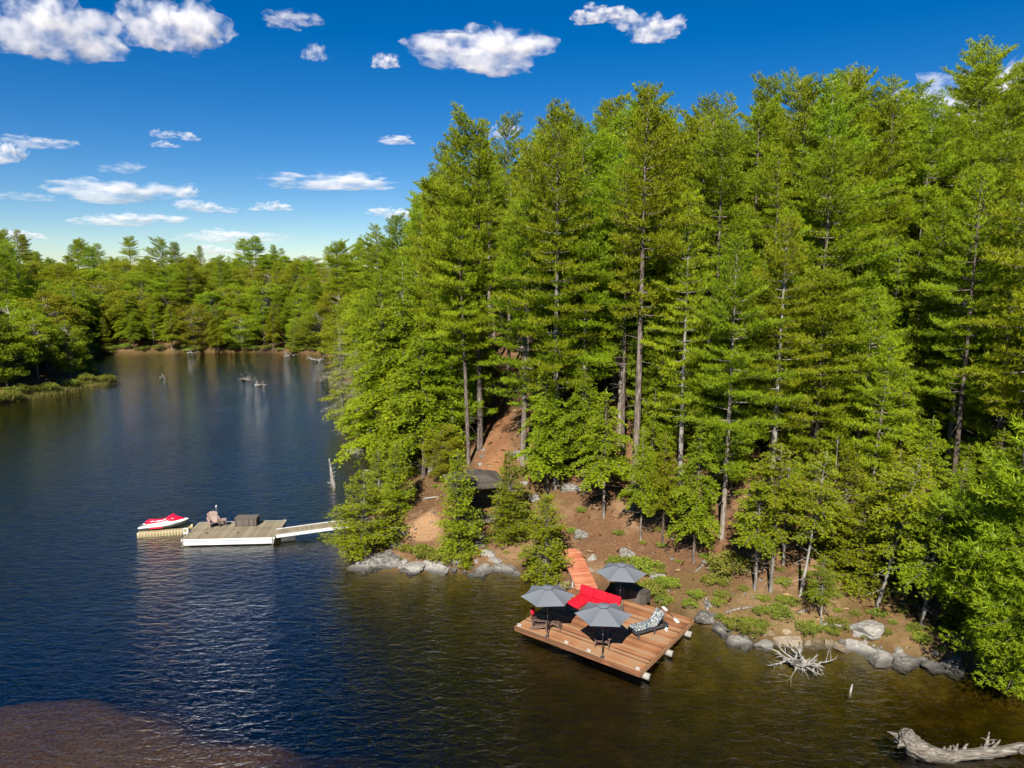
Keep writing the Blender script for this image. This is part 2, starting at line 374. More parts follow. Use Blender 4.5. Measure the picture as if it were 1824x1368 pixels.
def shore_dist(x, y):
    """signed distance to the shoreline: positive on land, negative on the lake"""
    x = np.atleast_1d(np.asarray(x, float)); y = np.atleast_1d(np.asarray(y, float))
    A = SH; B = np.roll(SH, -1, 0); d2 = np.full(x.shape, 1e18); ins = np.zeros(x.shape, bool)
    for (ax, ay), (bx, by) in zip(A, B):
        ex, ey = bx - ax, by - ay; t = np.clip(((x - ax) * ex + (y - ay) * ey) / (ex * ex + ey * ey), 0, 1)
        d2 = np.minimum(d2, (x - ax - t * ex) ** 2 + (y - ay - t * ey) ** 2)
        c = ((ay > y) != (by > y)); xi = np.where(c, (bx - ax) * (y - ay) / (by - ay if by != ay else 1e-9) + ax, 1e18); ins ^= c & (x < xi)
    return np.where(ins, -1, 1) * np.sqrt(d2)
def smooth(a, b, x): t = np.clip((x - a) / (b - a), 0, 1); return t * t * (3 - 2 * t)
_g = np.random.default_rng(77)
_W = [(_g.uniform(0, 6.28), _g.uniform(0, 6.28), f, a) for f, a in [(0.045, 1.0), (0.06, 0.8), (0.11, 0.5), (0.19, 0.3), (0.33, 0.18), (0.55, 0.11), (0.9, 0.07), (1.6, 0.045), (2.7, 0.03)] for _ in range(3)]
def rough_(x, y, amp=1.0):
    r = np.zeros_like(x)
    for th, ph, f, a in _W: r += a * np.sin((x * math.cos(th) + y * math.sin(th)) * f * 2.2 + ph)
    return r * amp
def height(x, y):
    x = np.atleast_1d(np.asarray(x, float)); y = np.atleast_1d(np.asarray(y, float))
    wob = rough_(x * 1.7 + 9, y * 1.7, 0.25) * smooth(0, 1, np.hypot(x, y) / 20)
    sd = shore_dist(x, y) + wob * 0.6
    H = 19 - 11 * smooth(85, 135, y); H = np.where(x < -50, 7.0, H)
    p = np.maximum(sd, 0)
    land = 0.55 * smooth(0, 1.1, p) + H * (1 - np.exp(-(p / 26) ** 1.35)) + 9 * smooth(50, 420, p)
    land = land * (1 - 0.45 * smooth(4, -4, x) * smooth(56, 44, y) * smooth(9, 4, p))       # the low point with the sand
    land += rough_(x, y, 0.22) * smooth(0.5, 6, p) * (1 + 1.5 * smooth(40, 200, p))
    marsh = smooth(-55, -60, x) * smooth(5, 0, p) * smooth(130, 120, y)
    land = land * (1 - 0.75 * marsh) + 0.08
    q = np.maximum(-sd, 0)
    deep = 1.9 + 5.1 * smooth(2, -14, x)
    bed = -0.12 - 1.3 * smooth(85, 115, y) * smooth(0, 1.5, q) - deep * (1 - np.exp(-q / 8.0)) + rough_(x * 1.5, y * 1.5, 0.10)
    sh = smooth(1.16, 0.74, np.hypot((x + 20) / 22, (y - 12) / 19.0) + rough_(x * 1.6, y * 1.6, 0.05)); bed = bed * (1 - sh) - sh * (0.62 + rough_(x * 2, y * 2, 0.08))
    s2 = smooth(1.2, 0.6, np.hypot((x + 62) / 10, (y - 76) / 5)); bed = bed * (1 - s2) - s2 * 0.35
    bed = np.minimum(bed, -0.06)
    k = smooth(-0.35, 0.25, sd)
    return bed * (1 - k) + land * k
def hz(x, y): return float(height(x, y)[0])
def ground(px, py, near=22.0, far=400.0):
    """where the view ray through a photo pixel meets the land"""
    d = ray(px, py); t = np.linspace(near, far, 6000); z = CAM_H + d.z * t; h = np.maximum(height(d.x * t, d.y * t), 0.0)
    i = np.argmax(z < h)
    return Vector((d.x * t[i], d.y * t[i], float(h[i])))

# ------------------------------------------------------------------ ground
def axis(spans):
    out = []
    for a, b, s in spans: out += list(np.arange(a, b, s))
    return np.array(out + [spans[-1][1]])
gx = axis([(-6000, -1000, 700), (-1000, -300, 50), (-300, -110, 12), (-110, -30, 2.2), (-30, 32, 0.32), (32, 70, 1.5), (70, 300, 12), (300, 1000, 60), (1000, 6000, 700)])
gy = axis([(-3000, -200, 400), (-200, 0, 25), (0, 18, 2), (18, 60, 0.32), (60, 100, 0.9), (100, 170, 2), (170, 400, 10), (400, 1000, 50), (1000, 8000, 700)])
GX, GY = np.meshgrid(gx, gy); fx, fy = GX.ravel(), GY.ravel()
GZ = height(fx, fy)
SD = shore_dist(fx, fy)
nx, ny = len(gx), len(gy)
me = bpy.data.meshes.new('ground')
me.vertices.add(nx * ny); me.vertices.foreach_set('co', np.stack([fx, fy, GZ], 1).astype(np.float32).ravel())
ii = np.arange((nx - 1) * (ny - 1)); r_, c_ = ii // (nx - 1), ii % (nx - 1); b_ = r_ * nx + c_
me.loops.add(len(ii) * 4); me.loops.foreach_set('vertex_index', np.stack([b_, b_ + 1, b_ + nx + 1, b_ + nx], 1).astype(np.int32).ravel())
me.polygons.add(len(ii)); me.polygons.foreach_set('loop_start', np.arange(0, len(ii) * 4, 4, dtype=np.int32)); me.update(calc_edges=True)
me.polygons.foreach_set('use_smooth', [True] * len(ii))
def blob(cx, cy, rx, ry, rot=0.0, soft=0.35):
    c, s = math.cos(rot), math.sin(rot); u = ((fx - cx) * c + (fy - cy) * s) / rx; v = (-(fx - cx) * s + (fy - cy) * c) / ry
    return smooth(1 + soft, 1 - soft, np.hypot(u, v) + 0.12 * rough_(fx * 3, fy * 3))
SANDP = ground(752, 944)
sand = blob(SANDP.x, SANDP.y, 1.55, 1.5, 0.3, 0.12)
PATH = [ground(*p) for p in ((850, 905), (880, 800), (885, 740), (872, 690))]
path = np.zeros_like(fx)
for a, b in zip(PATH[:-1], PATH[1:]):
    e = (b - a).xy; t = np.clip(((fx - a.x) * e.x + (fy - a.y) * e.y) / e.length_squared, 0, 1)
    path = np.maximum(path, smooth(1.6, 0.7, np.hypot(fx - a.x - t * e.x, fy - a.y - t * e.y)))
marsh = smooth(-55, -60, fx) * smooth(6, 1, SD) * (SD > -0.4) * smooth(128, 122, fy)
bedm = smooth(0.15, -0.15, GZ)
redm = smooth(1.15, 0.85, np.hypot((fx + 20) / 21, (fy - 12) / 18.3)) + smooth(1.3, 0.7, np.hypot((fx + 62) / 10, (fy - 76) / 5))
green = smooth(0.1, 0.55, rough_(fx * 2.2, fy * 2.2, 0.5) + 0.55 * smooth(5, 0.5, SD)) * (SD > 0)
for nm, arr in (('sand', sand), ('path', path), ('marsh', marsh), ('bed', bedm), ('shoal', np.clip(redm, 0, 1)), ('moss', green), ('damp', smooth(0.55, 0.12, GZ) * (0.5 + 0.5 * smooth(80, 110, fy)))):
    a = me.attributes.new(nm, 'FLOAT', 'POINT'); a.data.foreach_set('value', np.asarray(arr, np.float32))
m, n, l = nt('forest_floor'); P = principled(n, l, 0.95, 0.1)
def attr(nm): q = n.new('ShaderNodeAttribute'); q.attribute_name = nm; return q.outputs['Fac']
def mixc(f, a, b):
    q = n.new('ShaderNodeMix'); q.data_type = 'RGBA'
    l.new(f, q.inputs['Factor'])
    for k, v in ((6, a), (7, b)):
        if isinstance(v, tuple): q.inputs[k].default_value = (*v, 1)
        else: l.new(v, q.inputs[k])
    return q.outputs[2]
def mul(a, b):
    q = n.new('ShaderNodeMath'); q.operation = 'MULTIPLY'; l.new(a, q.inputs[0])
    if isinstance(b, float): q.inputs[1].default_value = b
    else: l.new(b, q.inputs[1])
    return q.outputs[0]
n1 = tex(n, l, 0.9, 6, 0.65); n2 = tex(n, l, 7.0, 5, 0.7); n3 = tex(n, l, 38.0, 3, 0.7); n4 = tex(n, l, 0.35, 4, 0.6)
c1 = ramp(n, [(0.050, 0.026, 0.013), (0.130, 0.068, 0.034), (0.22, 0.125, 0.070)], [0.25, 0.5, 0.72])
s1 = n.new('ShaderNodeMath'); s1.operation = 'MULTIPLY_ADD'; l.new(n2.outputs['Fac'], s1.inputs[0]); s1.inputs[1].default_value = 0.6
s2_ = mul(n1.outputs['Fac'], 0.4); l.new(s2_, s1.inputs[2]); l.new(s1.outputs[0], c1.inputs[0])
litter = ramp(n, [(0.0, 0.0, 0.0), (1, 1, 1)], [0.58, 0.66]); l.new(n3.outputs['Fac'], litter.inputs[0])
col = mixc(mul(litter.outputs[0], 0.45), c1.outputs[0], (0.27, 0.185, 0.115))
hum = ramp(n, [(0, 0, 0), (1, 1, 1)], [0.46, 0.66]); l.new(n1.outputs['Fac'], hum.inputs[0]); col = mixc(mul(hum.outputs[0], 0.65), col, (0.060, 0.036, 0.020))
dus = ramp(n, [(1, 1, 1), (0, 0, 0)], [0.36, 0.50]); l.new(n4.outputs['Fac'], dus.inputs[0]); col = mixc(mul(dus.outputs[0], 0.6), col, (0.25, 0.160, 0.090))
mossn = ramp(n, [(0, 0, 0), (1, 1, 1)], [0.46, 0.60]); l.new(n2.outputs['Fac'], mossn.inputs[0])
col = mixc(mul(mul(attr('moss'), mossn.outputs[0]), 0.8), col, (0.085, 0.085, 0.018))
col = mixc(mul(attr('path'), 0.75), col, (0.24, 0.115, 0.055))
sc = ramp(n, [(0.22, 0.125, 0.062), (0.36, 0.225, 0.125)], [0.35, 0.65]); l.new(n2.outputs['Fac'], sc.inputs[0])
col = mixc(attr('sand'), col, sc.outputs[0])
mc = ramp(n, [(0.06, 0.07, 0.012), (0.17, 0.16, 0.045)], [0.35, 0.65]); l.new(n2.outputs['Fac'], mc.inputs[0])
col = mixc(attr('marsh'), col, mc.outputs[0])
bc = ramp(n, [(0.016, 0.013, 0.003), (0.066, 0.052, 0.008), (0.15, 0.115, 0.022)], [0.34, 0.52, 0.68])
bs = n.new('ShaderNodeMath'); bs.operation = 'MULTIPLY_ADD'; l.new(n1.outputs['Fac'], bs.inputs[0]); bs.inputs[1].default_value = 0.6; l.new(mul(n2.outputs['Fac'], 0.4), bs.inputs[2]); l.new(bs.outputs[0], bc.inputs[0])
rc = ramp(n, [(0.060, 0.030, 0.006), (0.20, 0.120, 0.030)], [0.35, 0.65]); l.new(n2.outputs['Fac'], rc.inputs[0])
bcol = mixc(attr('shoal'), bc.outputs[0], rc.outputs[0])
col = mixc(attr('damp'), col, (0.030, 0.023, 0.012))
col = mixc(attr('bed'), col, bcol)
l.new(col, P.inputs['Base Color'])
bb = bumpn(n, l, n2.outputs['Fac'], 0.7, 0.10); b2 = bumpn(n, l, n3.outputs['Fac'], 0.5, 0.03); l.new(bb.outputs[0], b2.inputs['Normal']); l.new(b2.outputs[0], P.inputs['Normal'])
me.materials.append(m)
ground_o = tag(link('ground', me), 'brown needle covered hillside running down into the lake', kind='structure')

# ------------------------------------------------------------------ water: clear tea-coloured lake, rippled top
m, n, l = nt('lake_water')
tr = n.new('ShaderNodeBsdfTransparent'); tr.inputs[0].default_value = (0.93, 0.92, 0.84, 1)
gl = n.new('ShaderNodeBsdfGlossy'); gl.inputs['Roughness'].default_value = 0.03; gl.inputs['Color'].default_value = (1, 1, 1, 1)
fr = n.new('ShaderNodeFresnel'); fr.inputs['IOR'].default_value = 1.55
w1 = tex(n, l, 1.5, 3, 0.6, stretch=(0.8, 1.7, 1), dist=0.6); w2 = tex(n, l, 5.0, 3, 0.6, stretch=(0.75, 1.5, 1), dist=0.8); w3 = tex(n, l, 0.28, 2, 0.5)
big = tex(n, l, 0.05, 3, 0.5)
calm = n.new('ShaderNodeMapRange'); l.new(big.outputs['Fac'], calm.inputs[0]); calm.inputs[1].default_value = 0.35; calm.inputs[2].default_value = 0.65; calm.inputs[3].default_value = 0.6; calm.inputs[4].default_value = 1.0
b1 = bumpn(n, l, w1.outputs['Fac'], 1.0, 0.11); b2 = bumpn(n, l, w2.outputs['Fac'], 1.0, 0.034); b3 = bumpn(n, l, w3.outputs['Fac'], 1.0, 0.06)
l.new(calm.outputs[0], b1.inputs['Strength']); l.new(calm.outputs[0], b2.inputs['Strength'])
l.new(b3.outputs[0], b1.inputs['Normal']); l.new(b1.outputs[0], b2.inputs['Normal'])
l.new(b2.outputs[0], gl.inputs['Normal']); l.new(b2.outputs[0], fr.inputs['Normal'])
fm_ = n.new('ShaderNodeMath'); fm_.operation = 'MULTIPLY'; fm_.use_clamp = True; l.new(fr.outputs[0], fm_.inputs[0]); fm_.inputs[1].default_value = 1.6
gb_ = n.new('ShaderNodeNewGeometry'); bk = n.new('ShaderNodeMix'); bk.data_type = 'FLOAT'           # light leaving the water upward is let through
l.new(gb_.outputs['Backfacing'], bk.inputs[0]); l.new(fm_.outputs[0], bk.inputs[2]); bk.inputs[3].default_value = 0.06
mx = n.new('ShaderNodeMixShader'); l.new(bk.outputs[0], mx.inputs[0]); l.new(tr.outputs[0], mx.inputs[1]); l.new(gl.outputs[0], mx.inputs[2])
va = n.new('ShaderNodeVolumeAbsorption'); va.inputs['Color'].default_value = (0.55, 0.47, 0.0, 1); va.inputs['Density'].default_value = 1.0
o = n.new('ShaderNodeOutputMaterial'); l.new(mx.outputs[0], o.inputs['Surface']); l.new(va.outputs[0], o.inputs['Volume'])
M['water'] = m
wb = MB().box((-20, 60, -7.5), (260, 300, 15)); water = wb.build('water', 'water')
tag(water, 'dark rippled lake water, brown in the shallows and blue farther out', kind='structure')

# ------------------------------------------------------------------ tree kinds (each built once, then copied)
PINES = [make_pine(11, 24, 0.40, 3.8, gap=0.2), make_pine(12, 24, 0.34, 4.2, gap=0.22, irregular=0.6), make_pine(13, 24, 0.48, 3.4, shape=0.6), make_pine(14, 24, 0.24, 4.5, gap=0.2, irregular=0.5),
         make_pine(15, 24, 0.36, 4.0, gap=0.32, irregular=0.7), make_pine(16, 24, 0.28, 3.8, gap=0.18, bark='bark_grey'), make_pine(17, 24, 0.33, 5.0, gap=0.34, irregular=0.8, shape=0.34, bark='bark_grey'), make_pine(18, 24, 0.44, 4.6, gap=0.38, irregular=0.9, shape=0.3)]
FULLP = [make_pine(21, 16, 0.12, 3.6, gap=0.1, stubs=4), make_pine(22, 16, 0.16, 3.2, gap=0.16, stubs=6, shape=0.6)]
HEMS = [make_hemlock(31, 11, 0.22, 2.6), make_hemlock(32, 11, 0.12, 2.9, gap=0.16), make_hemlock(33, 11, 0.34, 2.5)]
CEDS = [make_hemlock(41, 6, 0.03, 1.75, 'cedar', 'bark_grey', size=0.12, droop=0.06, cone=0.72, step=0.17, gap=0.03), make_hemlock(42, 6, 0.04, 1.5, 'cedar', 'bark_grey', size=0.12, droop=0.08, cone=0.8, step=0.17, gap=0.04),
        make_hemlock(43, 9, 0.34, 1.9, 'cedar', 'bark_grey', size=0.14, droop=0.16, cone=0.55, step=0.28, gap=0.16), make_hemlock(44, 9, 0.42, 2.1, 'cedar', 'bark_grey', size=0.14, droop=0.16, cone=0.5, step=0.28, gap=0.22)]
LICH = [make_hemlock(51, 10, 0.10, 2.0, 'cedar', 'deadwood', size=0.14, droop=0.2, gap=0.25, lich=0.72)]
BROAD = [make_broadleaf(61), make_broadleaf(62, 12, 0.2, 3.2), make_broadleaf(63, 12, 0.06, 4.0, clumps=100)]
SNAGS = [make_snag(71), make_snag(72, nb=30, bl=1.8)]
KINDS = dict(pine=(PINES, 'white_pine'), full=(FULLP, 'young_pine'), hem=(HEMS, 'hemlock_tree'), ced=(CEDS, 'cedar_tree'), lich=(LICH, 'lichen_cedar'), broad=(BROAD, 'broadleaf_tree'), snag=(SNAGS, 'dead_tree'))
KCAT = dict(pine='pine tree', full='pine tree', hem='hemlock', ced='cedar', lich='cedar', broad='tree', snag='dead tree')
def plant(kind, loc, h, label, group=None, var=None, rz=None, lean=(0, 0), fat=1.0, rnd=random.Random(5)):
    vs, nm = KINDS[kind]; v = vs[(var if var is not None else rnd.randrange(99)) % len(vs)]
    rz_ = rnd.uniform(0, 6.28) if rz is None else rz
    nat = v[1] if kind == 'snag' else v[2]; s = h / nat
    o = empty(nm, loc, 0, label, KCAT[kind], group)
    o.rotation_euler = Matrix.Rotation(lean[0], 4, 'Y').to_3x3().__matmul__(Matrix.Rotation(-lean[1], 4, 'X').to_3x3()).__matmul__(Matrix.Rotation(rz_, 4, 'Z').to_3x3()).to_euler()
    o.scale = (s * fat, s * fat, s)
    link('trunk', v[0], o)
    if kind != 'snag':
        link('crown', v[1], o)
        if kind == 'lich' and v[3]: link('lichen', v[3], o)
    return o
def plant_px(kind, bx, by, ty, label, **kw):
    """a tree whose foot is seen at pixel (bx, by) and whose tip reaches photo row ty"""
    b = ground(bx, by); top = at_y(bx, ty, b.y); h = max(0.8, top.z - b.z)
    b.z -= 0.05
    return plant(kind, b, h, label, **kw)

PLANTED = []
def tpx(kind, bx, by, ty, label, **kw):
    o = plant_px(kind, bx, by, ty, label, **kw); PLANTED.append((o.location.x, o.location.y)); return o
# --- trees one can single out
tpx('pine', 855, 800, 215, 'tall pine with a bare pale bole beside the dirt path behind the gazebo', var=1, fat=1.05)
tpx('pine', 835, 828, 330, 'slender leaning pine close behind the gazebo roof', var=0, fat=0.85, lean=(-0.03, 0))
tpx('ced', 652, 985, 838, 'bushy cedar at the water edge where the gangway lands', var=0, fat=1.6)
tpx('ced', 708, 912, 786, 'bushy cedar behind the sand patch on the point', var=1, fat=1.3)
tpx('ced', 676, 905, 800, 'cedar between the gangway cedar and the sand patch', var=0, fat=1.2)
tpx('ced', 818, 988, 800, 'narrow cedar with a thin spire in front of the gazebo', var=1, fat=1.15)
tpx('ced', 910, 962, 802, 'full cedar beside the gazebo, on the boardwalk side', var=0, fat=1.12)
tpx('ced', 972, 1034, 880, 'cedar leaning over the water beside the boardwalk', var=1, fat=1.5)
tpx('ced', 832, 1012, 978, 'knee high cedar bush on the stone edge below the gazebo', var=0, fat=1.3)
tpx('hem', 975, 880, 655, 'hemlock spreading leafy sprays over the slope above the gazebo', var=0, fat=1.35)
tpx('hem', 1075, 922, 690, 'hemlock with a bare grey trunk above the boardwalk', var=2, fat=1.25)
tpx('hem', 1040, 880, 640, 'bright green hemlock on the slope above the boardwalk hemlock', var=2, fat=1.2)
tpx('pine', 990, 868, 190, 'thick trunked pine growing among the boulders above the gazebo', var=5)
tpx('pine', 1128, 905, 150, 'thick trunked pine on the bare brown slope', var=2, fat=1.0)
tpx('hem', 1141, 962, 760, 'thin hemlock on the bare slope, second trunk from the boulder', var=2, fat=1.05)
tpx('hem', 1180, 972, 770, 'small hemlock with drooping branches on the bare slope', var=2, fat=1.15)
tpx('hem', 1235, 1003, 745, 'small hemlock with its grey trunk nearest the deck storage box', var=0, fat=1.0)
tpx('pine', 1285, 958, 420, 'pine on the bare slope with plume branches above the cedars', var=3, fat=0.95)
tpx('ced', 1345, 1050, 815, 'cedar with a pale bare trunk, one of a pair near the shrubs', var=2, fat=1.15)
tpx('ced', 1372, 1054, 790, 'taller cedar of the pair near the shrubs', var=3, fat=1.1)
tpx('ced', 1425, 1062, 800, 'leaning cedar with a long bare grey trunk on the bank', var=3, lean=(0.10, 0))
tpx('ced', 1462, 1105, 985, 'small round cedar on the bank above the washed up roots', var=2, fat=1.35)
tpx('ced', 1562, 1082, 800, 'cedar leaning out over the pale rock slab', var=3, lean=(0.10, -0.12), fat=1.1)
tpx('ced', 1640, 1120, 860, 'yellow green cedar overhanging the rocky shore', var=2, lean=(0.02, -0.12), fat=1.35)
tpx('full', 1545, 935, 600, 'leaning pine with a long bare trunk and dead lower twigs', var=1, lean=(0.05, 0))
tpx('hem', 1690, 1080, 820, 'hemlock behind the overhanging cedar', var=0, fat=1.2)
for q, (bx, by_, ty, kd, vr, ft, lb) in enumerate([(1760, 1020, 760, 'hem', 1, 1.2, 'hemlock with low sprays beside the forked pine'), (1700, 1010, 790, 'hem', 0, 1.2, 'hemlock filling the gap behind the yellow green cedar'), (1820, 1090, 820, 'hem', 1, 1.3, 'low hemlock at the picture edge above the corner pine'),
        (1640, 985, 740, 'hem', 1, 1.1, 'hemlock beside the dead grey top'), (1500, 1010, 800, 'ced', 0, 1.2, 'dense cedar behind the leaning cedar trunk'), (1585, 1020, 800, 'ced', 1, 1.3, 'dense cedar between the two leaning cedars'), (1745, 1110, 900, 'ced', 0, 1.4, 'dense cedar above the last shore rocks'), (1530, 1050, 880, 'ced', 1, 1.3, 'bushy cedar up from the pale slab'), (1790, 1150, 960, 'ced', 0, 1.4, 'bushy cedar hugging the shore behind the corner pine')]):
    tpx(kd, bx, by_, ty, lb, var=vr, fat=ft)
o = plant('full', (22.4, 29.6, 0.6), 13, 'pine whose boughs hang over the water at the picture corner', var=0, lean=(-0.14, -0.28), fat=1.35); PLANTED.append((25.5, 30.6))
o = plant('full', (21.7, 28.3, 0.3), 7.5, 'young pine leaning low over the water below the corner pine', var=0, lean=(-0.20, -0.34), fat=1.6); PLANTED.append((23.6, 28.2))
tpx('pine', 1806, 1005, 200, 'pine with a forked pale trunk near the picture edge', var=4)
tpx('snag', 1120, 0, 0, 'x') if False else None
tpx('snag', 1480, 960, 775, 'grey dead tree bristling with bare twigs between the cedars', var=0)
tpx('snag', 1395, 1010, 800, 'thin dead tree among the cedars above the bank', var=1)
tpx('snag', 1600, 1010, 850, 'dead grey top sticking out beside the leaning cedar', var=0)
tpx('lich', 612, 772, 585, 'half dead cedar grey with lichen at the tip of the hill shore', var=0, fat=1.3)
tpx('lich', 640, 792, 600, 'lichen hung cedar standing second from the tip of the hill shore', var=0, fat=1.4)
tpx('hem', 690, 850, 540, 'broad hemlock on the shore behind the gangway', var=1, fat=1.3)
tpx('hem', 755, 850, 560, 'hemlock with a shaded trunk beside the dark rock face', var=0, fat=1.25)
tpx('hem', 682, 800, 480, 'tall hemlock on the shore behind the lichen cedars', var=0, fat=1.1)
tpx('hem', 725, 830, 470, 'tall hemlock between the shore and the gazebo pines', var=2, fat=1.1)
tpx('full', 790, 800, 330, 'full pine with layered plumes beside the bare boled pine', var=0, fat=0.85)


# --- the hillside wood: one by one, spaced like trees
rnd = random.Random(4)
def visible(x, y, z, mpx=140):
    d = Vector((x, y, z)) - Vector((0, 0, CAM_H)); f = d.y * CP - d.z * SP; up = d.y * SP + d.z * CP
    if f < 5: return None
    return 912 + d.x / f * FPX, 684 - up / f * FPX
GZB = ground(846, 918); CABIN = (9.0, 74.0)
def clear(x, y, z):
    p = visible(x, y, z)
    if p is None: return False
    px, py = p
    if (Vector((x, y)) - GZB.xy).length < 3.2: return False
    for a, b in zip(PATH[:-1], PATH[1:]):
        e = (b - a).xy; t = max(0, min(1, ((x - a.x) * e.x + (y - a.y) * e.y) / e.length_squared))
        if math.hypot(x - a.x - t * e.x, y - a.y - t * e.y) < 2.0: return False
    if 590 < px < 960 and py > 860: return False
    if 960 < px < 1340 and py > 885: return False
    if px > 1340 and py > 1075: return False
    if abs(x - CABIN[0]) < 5.5 and -5 < y - CABIN[1] < 8: return False
    return True
count = dict()
SKYLINE = np.full(240, 5000.0)                    # photo row of the tree tops planted so far, per 10 pixels
def wood(x0, x1, y0, y1, tries, spacing, choose, sdmin, ok=clear, sdmax=1e9, cull=False):
    g = np.random.default_rng(int(y0 * 7 + x1)); X = g.uniform(x0, x1, tries); Y = g.uniform(y0, y1, tries)
    S = shore_dist(X, Y); Z = height(X, Y); dz = Z + 12 - CAM_H; F = Y * CP - dz * SP; PX = 912 + X / F * FPX
    keep = (S > sdmin) & (S < sdmax) & (F > 5) & (PX > -160) & (PX < 1990)
    X, Y, S, Z = X[keep], Y[keep], S[keep], Z[keep]
    if cull: o_ = np.argsort(Y); X, Y, S, Z = X[o_], Y[o_], S[o_], Z[o_]
    for x, y, sd, z in zip(X, Y, S, Z):
        sp = spacing(y); x, y, z = float(x), float(y), float(z)
        if any(abs(x - a) < sp and (x - a) ** 2 + (y - b) ** 2 < sp * sp for a, b in PLANTED): continue
        if x < -56 and y < 122 and sd < 4.5: continue
        if not ok(x, y, z): continue
        kind, h, lab, grp, var = choose(x, y, sd)
        if not cull and y < 90:                      # open floor with bare boles above the gazebo: only high crowned pines
            fp = visible(x, y, z)
            if 850 < fp[0] < 1015 and 600 < fp[1] < 800:
                if kind != 'pine': continue
                var = 2
        if cull:
            tp_ = visible(x, y, z + h); w_ = FPX / y * h * 0.13; a_, b_ = [max(0, min(239, int((tp_[0] + 200 + q) / 10))) for q in (-w_, w_)]
            if tp_[1] > SKYLINE[a_:b_ + 1].min() + (30 if y < 178 else 18) and tp_[1] > SKYLINE[(a_ + b_) // 2] + 12: continue
            SKYLINE[a_:b_ + 1] = np.minimum(SKYLINE[a_:b_ + 1], tp_[1])
        PLANTED.append((x, y)); count[kind] = count.get(kind, 0) + 1
        plant(kind, (x, y, z - 0.1), h, lab, grp, var=var, fat=rnd.uniform(0.85, 1.3) * (1.3 if cull else 1.0), lean=(rnd.gauss(0, 0.018), rnd.gauss(0, 0.018)))
def hill(x, y, sd):
    u = rnd.random()
    if sd < 5: k = 'hem' if u < 0.4 else ('ced' if u < 0.75 else 'full')
    elif sd < 13: k = 'pine' if u < 0.40 else ('hem' if u < 0.66 else ('full' if u < 0.92 else 'broad'))
    else: k = 'pine' if u < 0.62 else ('full' if u < 0.82 else 'hem')
    h = dict(pine=rnd.uniform(15.5, 21.5), full=rnd.uniform(9, 15), hem=rnd.uniform(6, 12), ced=rnd.uniform(5, 9), broad=rnd.uniform(7, 11))[k]
    w = 'low on the hillside' if sd < 9 else ('halfway up the hillside' if sd < 20 else 'at the back of the hillside')
    if y > 80: w = 'on the receding hill shore, ' + w
    elif x > 24: w += ', on the side away from the lake'
    nm = dict(pine='tall pine ', full='half grown pine ', hem='shade hemlock ', ced='shore cedar ', broad='leafy tree ')[k] + w
    if x > 22: h *= 0.92
    if y > 74 and x < 12 and k in ('pine', 'full'): h *= 1.22
    return k, h, nm, KCAT[k] + ' ' + w, None
wood(-32, 70, 30, 62, 6000, lambda y: 2.4, hill, 1.5)
def mid(x, y, sd):
    k = 'full' if rnd.random() < 0.65 else 'hem'
    return k, rnd.uniform(7, 13), {'full': 'layered young pine filling the gaps between hillside trunks', 'hem': 'tall hemlock filling the gaps between hillside trunks'}[k], 'gap filling trees of the hillside, ' + KCAT[k], None
wood(-10, 60, 34, 66, 2200, lambda y: 1.9, mid, 7.0)
def under(x, y, sd):
    k = rnd.choice(['hem', 'hem', 'hem', 'ced', 'broad', 'full'])
    return k, rnd.uniform(3.5, 7.5), {'hem': 'low hemlock in the understorey of the slope', 'ced': 'low cedar in the understorey of the slope', 'broad': 'leafy sapling in the understorey of the slope', 'full': 'knee branched young pine in the understorey of the slope'}[k], 'understorey of the slope, ' + KCAT[k], None
wood(-20, 50, 26, 58, 4000, lambda y: 1.75, under, 3.0)
wood(-32, 70, 62, 118, 5000, lambda y: 3.3, hill, 1.5)
def farside(x, y, sd):
    u = rnd.random()
    if sd < 4: k = 'ced' if u < 0.35 else ('hem' if u < 0.55 else 'broad')
    else: k = 'broad' if u < 0.50 else ('pine' if u < 0.56 else ('hem' if u < 0.86 else 'full'))
    h = dict(pine=rnd.uniform(15, 21), full=rnd.uniform(9, 14), hem=rnd.uniform(9, 14), ced=rnd.uniform(7, 11), broad=rnd.uniform(9, 14))[k]
    var = None
    if sd < 5: h *= 0.75; var = {'ced': rnd.randrange(2), 'broad': 2}.get(k)
    row = 'at the waterline' if sd < 6 else ('just behind the waterline trees' if sd < 20 else ('in the middle of the wood' if sd < 55 else 'far back towards the skyline'))
    if x < -58 and y < 135: w, g_ = 'on the reedy bank, ' + row, 'trees of the reedy bank, ' + row
    else: w, g_ = 'across the water, ' + row, 'trees of the far shore, ' + row
    nm = dict(pine='dark pine rising ', full='bushy young pine ', hem='dense conifer ', ced='yellow green cedar ', broad='round topped leafy tree ')[k] + w
    return k, h, nm, g_ + ', ' + KCAT[k], var
wood(-130, 0, 80, 178, 6000, lambda y: 4.4, farside, 0.35, cull=True)
wood(-150, 30, 178, 235, 3000, lambda y: 7.5, farside, 1.5, cull=True)
wood(-260, 80, 235, 400, 1600, lambda y: 12.0, farside, 1.5, cull=True)
import sys; sys.stderr.write(str(count) + '\n')

